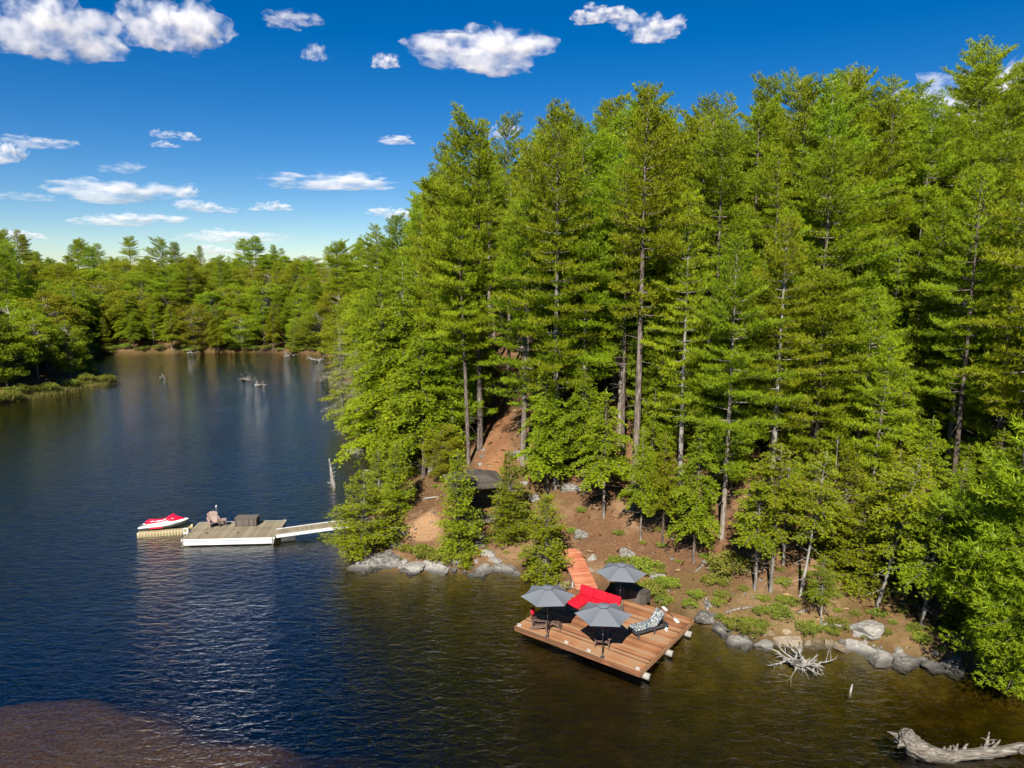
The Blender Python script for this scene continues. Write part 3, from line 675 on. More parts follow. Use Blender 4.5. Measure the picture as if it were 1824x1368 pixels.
# ------------------------------------------------------------------ clouds: fair weather cumulus, lumpy closed volumes high above
m, n, l = nt('cloud_vapour')
oi = n.new('ShaderNodeObjectInfo')
cn = tex(n, l, 3.2, 6, 0.62)
cr_ = n.new('ShaderNodeMapRange'); cr_.interpolation_type = 'SMOOTHSTEP'; l.new(cn.outputs['Fac'], cr_.inputs[0]); cr_.inputs[1].default_value = 0.43; cr_.inputs[2].default_value = 0.70; cr_.inputs[3].default_value = 0.0; cr_.inputs[4].default_value = 1.0
mm = n.new('ShaderNodeMath'); mm.operation = 'MULTIPLY'; l.new(cr_.outputs[0], mm.inputs[0]); l.new(oi.outputs['Alpha'], mm.inputs[1])
pv = n.new('ShaderNodeVolumeScatter'); pv.inputs['Color'].default_value = (1, 1, 1, 1); pv.inputs['Anisotropy'].default_value = 0.0
l.new(mm.outputs[0], pv.inputs['Density'])
o = n.new('ShaderNodeOutputMaterial'); l.new(pv.outputs[0], o.inputs['Volume'])
M['cloud'] = m
def cloud(px, py, wpx, hpx, thick, seed, label):
    d = ray(px, py); el = math.atan2(d.z, math.hypot(d.x, d.y)); dist = min(1000.0 / max(0.02, math.sin(el)), 24000.0)
    c = Vector((0, 0, CAM_H)) + d.normalized() * dist
    sx = wpx / FPX * dist * 0.5; sz = hpx / FPX * dist * 0.5 * 1.1; sy = 0.7 * (sx * sz) ** 0.5
    g = np.random.default_rng(seed); k = int(g.integers(7, 11))
    lob = np.stack([g.uniform(-0.72, 0.72, k), g.uniform(-0.4, 0.4, k), g.uniform(-0.35, 0.25, k), np.zeros(k)], 1)
    lob[:, 3] = g.uniform(0.26, 0.5, k) * (1 - 0.35 * np.abs(lob[:, 0])); lob[0] = (0, 0, -0.1, 0.52)
    bm = bmesh.new(); bmesh.ops.create_icosphere(bm, subdivisions=5 if wpx > 90 else 4, radius=1.0)
    for v in bm.verts:
        q = v.co.normalized(); qn = np.array(q[:]); bb_ = lob[:, :3] @ qn; cc = (lob[:, :3] ** 2).sum(1) - lob[:, 3] ** 2; disc = bb_ * bb_ - cc
        r = np.where(disc > 0, bb_ + np.sqrt(np.maximum(disc, 0)), 0).max(); r = max(r, 0.22)
        nn = mnoise.fractal(Vector(q) * 2.6 + Vector((seed * 3.1, 0, 0)), 0.9, 2.1, 5)
        v.co = q * r * (1 + 0.42 * nn)
        if v.co.z < -0.28: v.co.z = -0.28 + (v.co.z + 0.28) * 0.35
    me = bpy.data.meshes.new('cloud'); bm.to_mesh(me); bm.free(); me.materials.append(M['cloud'])
    o = link('cloud', me, None, c, (0, 0, -math.atan2(d.x, d.y)), (sx, sy, sz * 1.35))
    o.color = (1, 1, 1, 0.5 * thick / sy)
    return tag(o, label, 'cloud', 'fair weather clouds')
for k, c in enumerate([
    (62, 48, 205, 130, 8, 'largest white cloud cut off by the upper corner of the sky'), (280, 42, 165, 112, 8, 'large white cloud beside the corner cloud'),
    (500, 32, 100, 38, 3, 'small thin slanting cloud high over the lake'), (558, 92, 48, 44, 3, 'small round thin cloud below the slanting one'),
    (688, 109, 54, 36, 6, 'small bright round cloud near the big one over the pines'), (872, 92, 250, 115, 10, 'big bright cloud over the tallest gazebo pine'),
    (1066, 24, 80, 42, 7, 'bright cloud at the upper rim above the pines'), (1160, 52, 125, 66, 7, 'ragged cloud beside the rim cloud above the pines'),
    (5, 270, 70, 50, 7, 'round cloud at the picture edge over the far wood'), (60, 253, 105, 28, 4, 'thin flat cloud touching the round edge cloud'),
    (222, 300, 75, 24, 2, 'faint wisp of cloud in the middle of the sky'), (290, 240, 45, 18, 3, 'faint small cloud, one of three close together'),
    (335, 243, 40, 22, 4, 'brightest of three small close clouds'), (293, 258, 44, 13, 4, 'lowest of three small close clouds'),
    (703, 250, 110, 22, 6, 'flat bright cloud left of the gazebo pine top'), (605, 325, 260, 42, 9, 'long flat cloud above the descending treeline'),
    (195, 343, 215, 50, 8, 'broad flat cloud low over the far wood'), (330, 343, 60, 26, 6, 'small cloud beside the broad flat cloud'), (365, 369, 92, 26, 7, 'flat cloud below the small one beside the broad cloud'),
    (487, 369, 72, 20, 7, 'short bright cloud over the descending treeline'), (210, 391, 165, 32, 9, 'bright flat cloud over the emergent far pine'), (402, 421, 200, 30, 7, 'long thin cloud just above the far wood'),
    (705, 381, 92, 30, 8, 'bright cloud half hidden by the descending treeline'), (28, 418, 90, 22, 7, 'low flat cloud at the picture edge above the far wood'),
    (385, 447, 85, 18, 6, 'lowest cloud showing above the far wood'), (45, 350, 80, 20, 2, 'faint low cloud near the picture edge'), (1760, 175, 260, 130, 9, 'white cloud showing between the highest pine tops'),
    (893, 235, 60, 36, 4, 'thin cloud behind the gazebo pine top'), (1245, 275, 80, 60, 6, 'cloud peeping through the gap in the pine tops')]):
    cloud(*c[:5], 100 + k, c[5])

# ------------------------------------------------------------------ materials of the built things
def wood_mat(name, cols, along='X', rand=0.5, rough=0.75):
    st = (0.7, 9, 9) if along == 'X' else (9, 0.7, 9)
    return mat_noise(name, cols, 1.6, rough, 0.25, 0.35, 0.004, stretch=st, rand=rand, detail=6)
M['deck'] = wood_mat('cedar_deck_boards', [(0.11, 0.055, 0.030), (0.23, 0.090, 0.038), (0.30, 0.145, 0.066), (0.27, 0.18, 0.11)], rand=0.42)
M['walk'] = wood_mat('red_stained_boards', [(0.26, 0.080, 0.040), (0.36, 0.125, 0.065), (0.44, 0.21, 0.13)], rand=0.25)
M['dockw'] = wood_mat('weathered_dock_boards', [(0.23, 0.19, 0.10), (0.34, 0.28, 0.155), (0.45, 0.37, 0.23)])
M['grey_beam'] = mat_noise('bleached_timber', [(0.198, 0.186, 0.162), (0.312, 0.300, 0.270)], 6, 0.85, 0.2, 0.4, 0.01)
M['white'] = mat_noise('white_dock_edge', [(0.48, 0.49, 0.49), (0.62, 0.62, 0.61)], 5, 0.45, 0.4, 0.05, 0.002)
M['blackm'] = mat_noise('dark_metal', [(0.012, 0.012, 0.013), (0.03, 0.03, 0.032)], 12, 0.45, 0.5, 0.05, 0.002)
M['canvas'] = mat_noise('grey_canvas', [(0.105, 0.117, 0.138), (0.135, 0.148, 0.168)], 60, 0.85, 0.15, 0.15, 0.002)
M['redc'] = mat_noise('red_cushion', [(0.36, 0.004, 0.014), (0.46, 0.007, 0.024)], 9, 0.8, 0.2, 0.25, 0.02)
M['wicker'] = mat_noise('brown_wicker', [(0.08, 0.058, 0.036), (0.22, 0.17, 0.115)], 34, 0.8, 0.2, 0.8, 0.01)
M['greywood'] = mat_noise('dark_weathered_wood', [(0.050, 0.043, 0.036), (0.125, 0.108, 0.092)], 5, 0.85, 0.15, 0.4, 0.004, stretch=(9, 9, 0.7), rand=0.35)
M['chairw'] = mat_noise('brown_chair_wood', [(0.075, 0.046, 0.036), (0.155, 0.100, 0.080)], 5, 0.7, 0.25, 0.3, 0.003, stretch=(3, 3, 3), rand=0.3)
M['chairp'] = mat_noise('faded_chair_wood', [(0.19, 0.130, 0.105), (0.33, 0.245, 0.205)], 5, 0.75, 0.25, 0.3, 0.003, stretch=(3, 3, 1), rand=0.3)
M['blackw'] = mat_noise('black_painted_wood', [(0.022, 0.024, 0.027), (0.05, 0.052, 0.056)], 8, 0.6, 0.35, 0.2, 0.003)
M['tan'] = mat_noise('tan_plastic', [(0.30, 0.25, 0.14), (0.40, 0.34, 0.21)], 7, 0.6, 0.3, 0.1, 0.004, rand=0.2)
M['gelw'] = mat_noise('white_gelcoat', [(0.74, 0.75, 0.76), (0.82, 0.82, 0.82)], 3, 0.18, 0.6, 0.0, 0.001)
M['gelr'] = mat_noise('red_gelcoat', [(0.58, 0.006, 0.03), (0.68, 0.010, 0.04)], 3, 0.25, 0.6, 0.0, 0.001)
M['gelg'] = mat_noise('grey_hull', [(0.045, 0.047, 0.05), (0.075, 0.078, 0.08)], 3, 0.35, 0.5, 0.0, 0.001)
M['rubber'] = mat_noise('grey_rubber', [(0.22, 0.22, 0.20), (0.34, 0.33, 0.30)], 9, 0.8, 0.2, 0.2, 0.003)
M['amber'] = mat_noise('amber_stained_beam', [(0.36, 0.17, 0.05), (0.50, 0.26, 0.09)], 5, 0.6, 0.3, 0.2, 0.004, stretch=(2, 2, 0.5))
M['shingle'] = mat_noise('dark_shingles', [(0.040, 0.034, 0.030), (0.095, 0.080, 0.070)], 22, 0.9, 0.15, 0.6, 0.01, rand=0.3)
M['log'] = mat_noise('dark_cabin_wood', [(0.035, 0.027, 0.020), (0.09, 0.066, 0.045)], 4, 0.8, 0.2, 0.4, 0.01, stretch=(0.5, 3, 6))
M['glass'] = mat_noise('dark_window_glass', [(0.010, 0.014, 0.018), (0.02, 0.025, 0.03)], 2, 0.06, 0.6, 0.0, 0.001)
M['driftlog'] = mat_noise('grey_driftwood_grain', [(0.040, 0.034, 0.028), (0.125, 0.110, 0.092), (0.25, 0.23, 0.20)], 2.2, 0.9, 0.1, 0.9, 0.03, stretch=(0.8, 6, 6), detail=8)
M['rock'] = mat_noise('grey_granite', [(0.083, 0.077, 0.069), (0.182, 0.173, 0.157), (0.275, 0.261, 0.237)], 4.6, 0.9, 0.15, 0.9, 0.06, rand=0.22, wet=True, detail=9)
M['rock_warm'] = mat_noise('yellowish_rock', [(0.110, 0.083, 0.047), (0.220, 0.173, 0.110), (0.297, 0.253, 0.187)], 4.6, 0.9, 0.15, 0.9, 0.06, rand=0.2, wet=True, detail=9)
M['rock_lich'] = mat_noise('lichen_rock', [(0.072, 0.069, 0.061), (0.160, 0.154, 0.138), (0.231, 0.242, 0.165)], 3.0, 0.95, 0.1, 0.9, 0.06, rand=0.2, wet=True, detail=9, pos=[0.36, 0.5, 0.62])
M['rock_shade'] = mat_noise('rock_painted_shade', [(0.049, 0.048, 0.043), (0.133, 0.126, 0.115), (0.210, 0.203, 0.189)], 4.6, 0.95, 0.1, 0.9, 0.06, rand=0.2, wet=True, detail=9)  # darker granite: the shade these rocks stand in is put into the colour
# patterned lounger cushion: pale and dark blue zigzag flecks woven in the cloth
m, n, l = nt('patterned_cloth'); P = principled(n, l, 0.85, 0.15)
vt = n.new('ShaderNodeTexVoronoi'); vt.inputs['Scale'].default_value = 24; tc = n.new('ShaderNodeTexCoord'); l.new(tc.outputs['Object'], vt.inputs['Vector'])
sp = n.new('ShaderNodeSeparateColor'); l.new(vt.outputs['Color'], sp.inputs[0])
rp = ramp(n, [(0.03, 0.05, 0.075), (0.06, 0.12, 0.18), (0.22, 0.21, 0.18), (0.48, 0.47, 0.43)], [0.15, 0.40, 0.62, 0.9]); l.new(sp.outputs[0], rp.inputs[0]); l.new(rp.outputs[0], P.inputs['Base Color'])
M['pattern'] = m

def soft_box(c, d, bev):
    return MB().box(c, d)

# ------------------------------------------------------------------ swim deck
EX, EY = Vector((0.8, -0.6, 0)), Vector((0.6, 0.8, 0)); DZ = math.atan2(-0.6, 0.8); DL, DW, DT = 6.75, 5.9, 0.62
DO = Vector((0.17, 32.7, 0))
deck = empty('swim_deck', DO, DZ, 'square deck of red brown boards standing over the shallow water', 'deck')
pl = 0.1475; nb = int(DW / pl)
bm_ = MB().box((0, 0, 0), (DL, pl - 0.008, 0.038)).mesh('deck_board', 'deck', bevel=0.004)
for k in range(nb):
    link('board', bm_, deck, (DL / 2 + random.Random(k).uniform(-0.006, 0.006), pl * (k + 0.5), DT - 0.019 + random.Random(k + 9).uniform(-0.0025, 0.0025)))
MB().box((DL / 2, -0.021, DT - 0.135), (DL + 0.08, 0.038, 0.25)).build('front_fascia', 'deck', deck, bevel=0.004)
MB().box((DL / 2, nb * pl + 0.021, DT - 0.16), (DL + 0.08, 0.038, 0.22)).build('rear_fascia', 'deck', deck, bevel=0.004)
for x in (-0.021, DL + 0.021): MB().box((x, nb * pl / 2, DT - 0.165), (0.038, nb * pl, 0.23)).build('side_fascia', 'deck', deck, bevel=0.004)
for k in range(6): MB().box((0.5 + k * 1.15, nb * pl / 2, DT - 0.14), (0.045, nb * pl - 0.02, 0.19)).build('joist', 'greywood', deck)
for y in (0.5, 2.9, 5.1): MB().tube([(-0.1, y, 0.20), (DL * 0.5, y, 0.205), (DL + 0.26, y, 0.20)], [0.15, 0.155, 0.15], 12).build('support_log', 'grey_beam', deck, True)
for x in (1.6, 4.6):
    for y in (2.9, 5.1): MB().tube([(x, y, -2.6), (x, y, 0.08)], 0.11, 10).build('pile', 'grey_beam', deck, True)
def dpos(u, v, z=DT): return DO + EX * u + EY * v + Vector((0, 0, z))
def duv(px, py, z=DT):
    p = at(px, py, z) - DO; return p.dot(EX), p.dot(EY)
for (px, py), w in zip(((924, 1114), (1001, 1151), (1040, 1167), (1135, 1196)), ('at the lake corner of the deck', 'on the long deck edge near the chair with the footrest', 'on the long deck edge near the umbrella foot', 'at the outermost corner of the deck')):
    u, v = duv(px, py); u = min(max(u, 0.15), DL - 0.15); v = 0.12
    M.setdefault('dull', mat_noise('dull_alloy', [(0.30, 0.30, 0.30), (0.45, 0.45, 0.44)], 9, 0.5, 0.4, 0.0))
    c = empty('dock_cleat', dpos(u, v), DZ, 'small white metal cleat ' + w, 'cleat', 'white cleats on the deck edge')
    MB().box((0, 0, 0.012), (0.20, 0.11, 0.02)).build('plate', 'dull', c, bevel=0.004)
    MB().tube([(-0.14, 0, 0.075), (-0.05, 0, 0.085), (0.05, 0, 0.085), (0.14, 0, 0.075)], [0.012, 0.018, 0.018, 0.012], 8).build('horn', 'dull', c, True)
    for x in (-0.045, 0.045): MB().tube([(x, 0, 0.02), (x, 0, 0.075)], 0.016, 8).build('post', 'dull', c, True)

# ------------------------------------------------------------------ boardwalk from the deck up the bank
b0 = Vector((4.15, 36.75, DT + 0.02)); b1 = Vector((3.45, 40.6, 0)); b1.z = max(hz(b1.x, b1.y) + 0.16, 1.3)
walk = empty('boardwalk', b0, math.atan2((b1 - b0).y, (b1 - b0).x), 'sloping boardwalk of red stained boards from the deck up the bank', 'boardwalk')
WL = (b1 - b0).xy.length; rise = b1.z - b0.z; nw = int(WL / 0.148); wm = MB().box((0, 0, 0), (1.2, 0.139, 0.038)).mesh('walk_board', 'walk', bevel=0.004)
slope = math.atan2(rise, WL)
for k in range(nw):
    f = (k + 0.5) / nw; link('board', wm, walk, (WL * f, random.Random(k).uniform(-0.012, 0.012), rise * f), (0, -slope, math.pi / 2)).rotation_euler = Matrix.Rotation(-slope, 3, 'Y').__matmul__(Matrix.Rotation(math.pi / 2, 3, 'Z')).to_euler()
for y in (-0.52, 0.52): MB().bar((0.0, y, -0.13), (WL, y, rise - 0.13), 0.045, 0.20).build('stringer', 'grey_beam', walk)
for f in (0.3, 0.75):
    for y in (-0.52, 0.52): MB().tube([(WL * f, y, rise * f - 1.6), (WL * f, y, rise * f - 0.23)], 0.05, 8).build('post', 'grey_beam', walk, True)

# ------------------------------------------------------------------ umbrellas
def umbrella(px, py, rot, label, tilt=0.0):
    p = at(px, py, DT); o = empty('patio_umbrella', p, rot, label, 'umbrella', 'grey umbrellas on the deck')
    RR, zt, ze = 1.30, 2.52, 2.10
    b = MB(); NS, NR = 8, 6
    vs = []; fs = []
    for i in range(6 * NS):
        a = i / NS; k = int(a); f = a - k; A0, A1 = k * math.pi / 3, (k + 1) * math.pi / 3
        for r in range(NR + 1):
            q = 0.10 + 0.90 * r / NR
            x = (1 - f) * math.cos(A0) + f * math.cos(A1); y = (1 - f) * math.sin(A0) + f * math.sin(A1)
            sag = 4 * f * (1 - f); sc_ = RR * q * (1 - 0.065 * sag * q)
            vs.append((x * sc_, y * sc_, zt - (zt - ze) * (0.85 * q + 0.15 * q * q) - 0.035 * sag * q))
    n_ = 6 * NS
    for i in range(n_):
        for r in range(NR):
            a, c = i * (NR + 1) + r, ((i + 1) % n_) * (NR + 1) + r; fs.append((a, a + 1, c + 1, c))
    b.add(vs, fs); can = b.build('canopy', 'canvas', o)
    sm = can.modifiers.new('thickness', 'SOLIDIFY'); sm.thickness = 0.005
    # vent cap above the opening
    c = MB(); vs = [(0, 0, zt + 0.065)]; fs = []
    for i in range(6): vs.append((0.30 * math.cos(i * math.pi / 3), 0.30 * math.sin(i * math.pi / 3), zt - 0.005))
    for i in range(6): fs.append((0, 1 + i, 1 + (i + 1) % 6))
    c.add(vs, fs); vc = c.build('vent_cap', 'canvas', o); vm = vc.modifiers.new('thickness', 'SOLIDIFY'); vm.thickness = 0.005
    MB().tube([(0, 0, zt + 0.05), (0, 0, zt + 0.085), (0, 0, zt + 0.13)], [0.03, 0.028, 0.012], 10).build('finial', 'blackm', o, True)
    MB().tube([(0, 0, 0.02), (0, 0, zt + 0.05)], 0.024, 12).build('pole', 'blackm', o, True)
    MB().tube([(0, 0, 0.0), (0, 0, 0.03), (0, 0, 0.034), (0, 0, 0.20)], [0.10, 0.10, 0.04, 0.036], 14).build('base', 'blackm', o, True)
    MB().tube([(0, 0, 1.05), (0, 0, 1.17)], 0.045, 10).build('crank_housing', 'blackm', o, True)
    for i in range(6):
        A = i * math.pi / 3; MB().tube([(0.03 * math.cos(A), 0.03 * math.sin(A), zt - 0.02), (RR * 0.98 * math.cos(A), RR * 0.98 * math.sin(A), ze - 0.015)], [0.011, 0.008], 6).build('rib', 'blackm', o, True)
        MB().tube([(0.03 * math.cos(A), 0.03 * math.sin(A), zt - 0.55), (RR * 0.52 * math.cos(A), RR * 0.52 * math.sin(A), zt - 0.235)], 0.007, 6).build('strut', 'blackm', o, True)
    o.rotation_euler[1] = tilt
    return o
umbrella(975, 1134, R(4), 'grey umbrella over the chair with the footrest, nearest the open lake')
umbrella(1073, 1171, R(-4), 'grey umbrella nearest the camera, over the chair with red headrest')
umbrella(1103, 1088, R(-6), 'grey umbrella beside the storage box, shading the red sofa', 0.02)

# ------------------------------------------------------------------ red sofa
u0, v0 = duv(1036, 1068)
sofa = empty('corner_sofa', dpos(u0, v0), DZ - R(2), 'red cushioned wicker corner sofa in the middle of the deck', 'sofa')
SLEN, SDEP, CH = 2.45, 0.82, 1.55
MB().box((SLEN / 2, -SDEP / 2, 0.17), (SLEN, SDEP, 0.24)).build('seat_frame', 'wicker', sofa, bevel=0.02)
MB().box((0.41, -SDEP - (CH - SDEP) / 2, 0.17), (0.82, CH - SDEP - 0.004, 0.24)).build('chaise_frame', 'wicker', sofa, bevel=0.02)
MB().box((SLEN / 2, 0.045, 0.38), (SLEN + 0.06, 0.085, 0.64)).build('back_frame', 'wicker', sofa, bevel=0.02)
MB().box((SLEN + 0.052, -SDEP / 2, 0.31), (0.10, SDEP, 0.52)).build('armrest', 'wicker', sofa, bevel=0.02)
def cushion(name, c, d, rot=None, parent=sofa, mat='redc'):
    b = MB().box((0, 0, 0), d); o = b.build(name, mat, parent, True, bevel=min(d) * 0.36); o.location = c
    if rot: o.rotation_euler = rot
    return o
cushion('seat_cushion', (0.41, -CH / 2, 0.365), (0.80, CH - 0.02, 0.15))
cushion('seat_cushion', (1.22, -SDEP / 2, 0.365), (0.79, SDEP - 0.02, 0.15)); cushion('seat_cushion', (2.03, -SDEP / 2, 0.365), (0.79, SDEP - 0.02, 0.15))
for x in (0.41, 1.22, 2.03): cushion('back_cushion', (x, -0.115, 0.66), (0.79, 0.19, 0.50), (R(-14), 0, 0))
for x, y in ((0.06, -0.06), (SLEN - 0.06, -0.06), (SLEN - 0.06, -SDEP + 0.06), (0.06, -CH + 0.06), (0.76, -CH + 0.06)): MB().tube([(x, y, 0), (x, y, 0.06)], 0.03, 8).build('foot', 'blackm', sofa, True)

# ------------------------------------------------------------------ storage boxes
def slat_box(name, loc, rz, L, D, H, mat, label, lidmat):
    o = empty(name, loc, rz, label, 'storage box')
    MB().box((L / 2, D / 2, H / 2), (L - 0.05, D - 0.05, H - 0.02)).build('core', 'blackw', o)
    w = 0.105; nx_ = int(L / w); ny_ = int(D / w); wx = L / nx_; wy = D / ny_
    mx_ = MB().box((0, 0, 0), (wx - 0.007, 0.02, H - 0.04)).mesh('front_slat', mat); my_ = MB().box((0, 0, 0), (0.02, wy - 0.007, H - 0.04)).mesh('side_slat', mat)
    for k in range(nx_):
        for y in (-0.001, D + 0.001): link('slat', mx_, o, (wx * (k + 0.5), y, H / 2))
    for k in range(ny_):
        for x in (0.002, L - 0.002): link('slat', my_, o, (x, wy * (k + 0.5), H / 2))
    lid = MB().box((L / 2, D / 2, H + 0.02), (L + 0.07, D + 0.07, 0.035)).build('lid', lidmat, o, bevel=0.006)
    return o
pa = at(1108, 1064, DT); pb = at(1147, 1079, DT); e = (pb - pa); rz = DZ - R(4)
bl_ = 1.75; st = pb - Vector((math.cos(rz), math.sin(rz), 0)) * bl_
slat_box('storage_box', st, rz, bl_, 0.62, 0.62, 'greywood', 'dark weathered wooden storage box at the shore side of the deck', 'greywood')

# ------------------------------------------------------------------ garden chairs
def slat_chair(loc, rz, mat, label, head=None):
    """low slatted lounge chair: fan back, sloped seat, broad arms; faces local -Y"""
    o = empty('garden_chair', loc, rz, label, 'chair')
    for s in (-1, 1):
        MB().bar((s * 0.29, -0.42, 0.30), (s * 0.29, 0.48, 0.05), 0.035, 0.13).build('side_rail', mat, o, bevel=0.004)
        MB().box((s * 0.325, -0.38, 0.26), (0.035, 0.12, 0.52)).build('front_leg', mat, o, bevel=0.004)
        MB().box((s * 0.335, -0.02, 0.545), (0.14, 0.80, 0.026)).build('arm', mat, o, bevel=0.006)
        MB().bar((s * 0.325, 0.30, 0.10), (s * 0.325, 0.36, 0.53), 0.035, 0.07, (0, 1, 0)).build('rear_leg', mat, o, bevel=0.004)
    sl = MB().box((0, 0, 0), (0.62, 0.085, 0.022)).mesh('seat_slat', mat, bevel=0.003)
    for k in range(6):
        f = k / 5; link('seat_slat', sl, o, (0, -0.43 + 0.55 * f, 0.375 - 0.155 * f), (R(-15), 0, 0))
    nbk = 7
    for k in range(nbk):
        f = (k - (nbk - 1) / 2) / ((nbk - 1) / 2); Lb = 0.80 - 0.10 * f * f
        MB().bar((f * 0.22, 0.16, 0.20), (f * 0.31, 0.16 + Lb * 0.40, 0.20 + Lb * 0.92), 0.083, 0.020, (0, 1, -0.4)).build('back_slat', mat, o, bevel=0.003)
    MB().box((0, 0.385, 0.57), (0.66, 0.03, 0.07)).build('back_brace', mat, o)
    if head:
        h = MB().box((0, 0, 0), (0.46, 0.12, 0.22)).build('headrest', head, o, True, bevel=0.045); h.location = (0, 0.36, 0.84); h.rotation_euler = (R(-22), 0, 0)
    return o
c1p = at(962, 1118, DT); slat_chair(c1p, R(78), 'chairw', 'dark brown slatted chair facing its footrest under the lakeside umbrella', 'redc')
fr_ = empty('footrest', at(987, 1119, DT), R(78), 'dark brown curved slat footrest in front of the chair', 'footrest')
for s in (-1, 1):
    MB().tube([(s * 0.24, 0.22, 0.02), (s * 0.24, 0.16, 0.30), (s * 0.24, 0.0, 0.36), (s * 0.24, -0.22, 0.24), (s * 0.24, -0.36, 0.03)], [0.03, 0.035, 0.035, 0.035, 0.03], 6).build('side_rail', 'chairw', fr_)
fs_ = MB().box((0, 0, 0), (0.56, 0.07, 0.02)).mesh('foot_slat', 'chairw')
for k, (y, z, a) in enumerate([(0.14, 0.355, 25), (0.06, 0.385, 10), (-0.03, 0.385, -10), (-0.12, 0.345, -26), (-0.20, 0.295, -36), (-0.27, 0.225, -48), (-0.33, 0.145, -56)]): link('slat', fs_, fr_, (0, y, z), (R(-a), 0, 0))
slat_chair(at(1074, 1149, DT), R(-14), 'chairw', 'dark brown slatted chair with a red headrest under the nearest umbrella', 'redc')

# ------------------------------------------------------------------ sun lounger
la, lb = at(1134, 1139, DT), at(1186, 1124, DT); e = lb - la
lo = empty('sun_lounger', (la + lb) / 2 + Vector((-0.08, 0.36, 0)), math.atan2(e.y, e.x), 'black wooden sun lounger with blue and white patterned cushion and raised back', 'sun lounger')
LL = 1.95
for y in (-0.31, 0.31): MB().box((0, y, 0.27), (LL, 0.045, 0.12)).build('side_rail', 'blackw', lo, bevel=0.005)
for x in (-LL / 2 + 0.02, LL / 2 - 0.02): MB().box((x, 0, 0.27), (0.045, 0.57, 0.11)).build('end_rail', 'blackw', lo, bevel=0.005)
for x in (-LL / 2 + 0.12, 0.1):
    for y in (-0.31, 0.31): MB().box((x, y - 0.0 + (0.047 if y > 0 else -0.047), 0.16), (0.07, 0.045, 0.32)).build('leg', 'blackw', lo, bevel=0.005)
for y in (-0.31, 0.31):
    MB().box((LL / 2 - 0.18, y, 0.14), (0.07, 0.04, 0.16)).build('leg', 'blackw', lo)
    wy = y + (0.06 if y > 0 else -0.06); whl = MB().tube([(LL / 2 - 0.18, wy - 0.02, 0.095), (LL / 2 - 0.18, wy + 0.02, 0.095)], 0.095, 18).build('wheel', 'white', lo)
    MB().tube([(LL / 2 - 0.18, wy - 0.028, 0.095), (LL / 2 - 0.18, wy + 0.028, 0.095)], 0.025, 10).build('hub', 'blackm', whl)
for k in range(9): MB().box((-LL / 2 + 0.10 + k * 0.13, 0, 0.335), (0.09, 0.60, 0.018)).build('slat', 'blackw', lo)
cb_ = MB().box((0, 0, 0), (1.24, 0.60, 0.085)).build('seat_cushion', 'pattern', lo, True, bevel=0.03); cb_.location = (-LL / 2 + 0.64, 0, 0.392)
ba = R(48); bx0 = 0.29
bf = MB().box((0.36, 0, 0), (0.74, 0.58, 0.03)).build('backrest', 'blackw', lo); bf.location = (bx0, 0, 0.345); bf.rotation_euler = (0, -ba, 0)
bc_ = MB().box((0.37, 0, 0.062), (0.74, 0.60, 0.085)).build('back_cushion', 'pattern', lo, True, bevel=0.03); bc_.location = (bx0, 0, 0.345); bc_.rotation_euler = (0, -ba, 0)
for y in (-0.22, 0.22): MB().bar((bx0 + 0.34, y, 0.70), (bx0 + 0.46, y, 0.30), 0.03, 0.03).build('prop', 'blackw', lo)

# ------------------------------------------------------------------ paddle lying on the deck
pa, pb = at(1181, 1081, DT + 0.03), at(1208, 1109, DT + 0.03); e = pb - pa; L = e.length
pd = empty('kayak_paddle', (pa + pb) / 2 + Vector((0, 0, 0.005)), math.atan2(e.y, e.x), 'double ended paddle with white blades lying on the deck boards', 'paddle')
MB().tube([(-L / 2 + 0.30, 0, 0), (L / 2 - 0.30, 0, 0)], 0.017, 10).build('shaft', 'blackm', pd, True)
for s in (-1, 1):
    b = MB(); prof = [(0.32, 0.035), (0.42, 0.075), (0.60, 0.10), (0.76, 0.095), (0.83, 0.05)]; poly = [(s * (L / 2 - 0.80 + x), y) for x, y in prof] + [(s * (L / 2 - 0.80 + x), -y) for x, y in reversed(prof)]
    if s < 0: poly = poly[::-1]
    b.prism(poly, -0.012, 0.010); b.build('blade', 'white', pd, bevel=0.004)

# ------------------------------------------------------------------ floating dock, gangway
FA, FB = at(324, 962, 0.45), at(489, 958, 0.45); fe = FB - FA; FZ = math.atan2(fe.y, fe.x); FL, FW, FT = fe.xy.length, 3.2, 0.50
dock = empty('floating_dock', (FA.x, FA.y, 0), FZ, 'pale wooden floating dock with white edges out on the lake', 'dock')
wdt = 0.1445; nd = int(FL / wdt); dm = MB().box((0, 0, 0), (wdt - 0.009, FW, 0.036)).mesh('dock_board', wood_mat('dock_boards_across', [(0.145, 0.122, 0.078), (0.215, 0.182, 0.120), (0.27, 0.235, 0.165)], 'Y', 0.22), bevel=0.004)
for k in range(nd): link('board', dm, dock, (wdt * (k + 0.5), FW / 2, FT - 0.018 + random.Random(k).uniform(-0.002, 0.002)))
FL2 = nd * wdt
MB().box((FL2 / 2, -0.026, FT - 0.07), (FL2 + 0.10, 0.05, 0.13)).build('front_rim', 'white', dock, bevel=0.006)
MB().box((FL2 / 2, 0.03, FT - 0.30), (FL2 - 0.05, 0.16, 0.24)).build('front_float', 'white', dock, bevel=0.02)
MB().box((FL2 / 2, FW + 0.026, FT - 0.07), (FL2 + 0.10, 0.05, 0.13)).build('rear_rim', 'white', dock, bevel=0.006)
for x in (-0.026, FL2 + 0.026): MB().box((x, FW / 2, FT - 0.075), (0.05, FW, 0.13)).build('end_rim', 'grey_beam', dock, bevel=0.006)
for y in (1.1, 2.2, 3.0): MB().box((FL2 / 2, y, FT - 0.26), (FL2 - 0.15, 0.42, 0.34)).build('pontoon', 'blackw', dock, bevel=0.03)
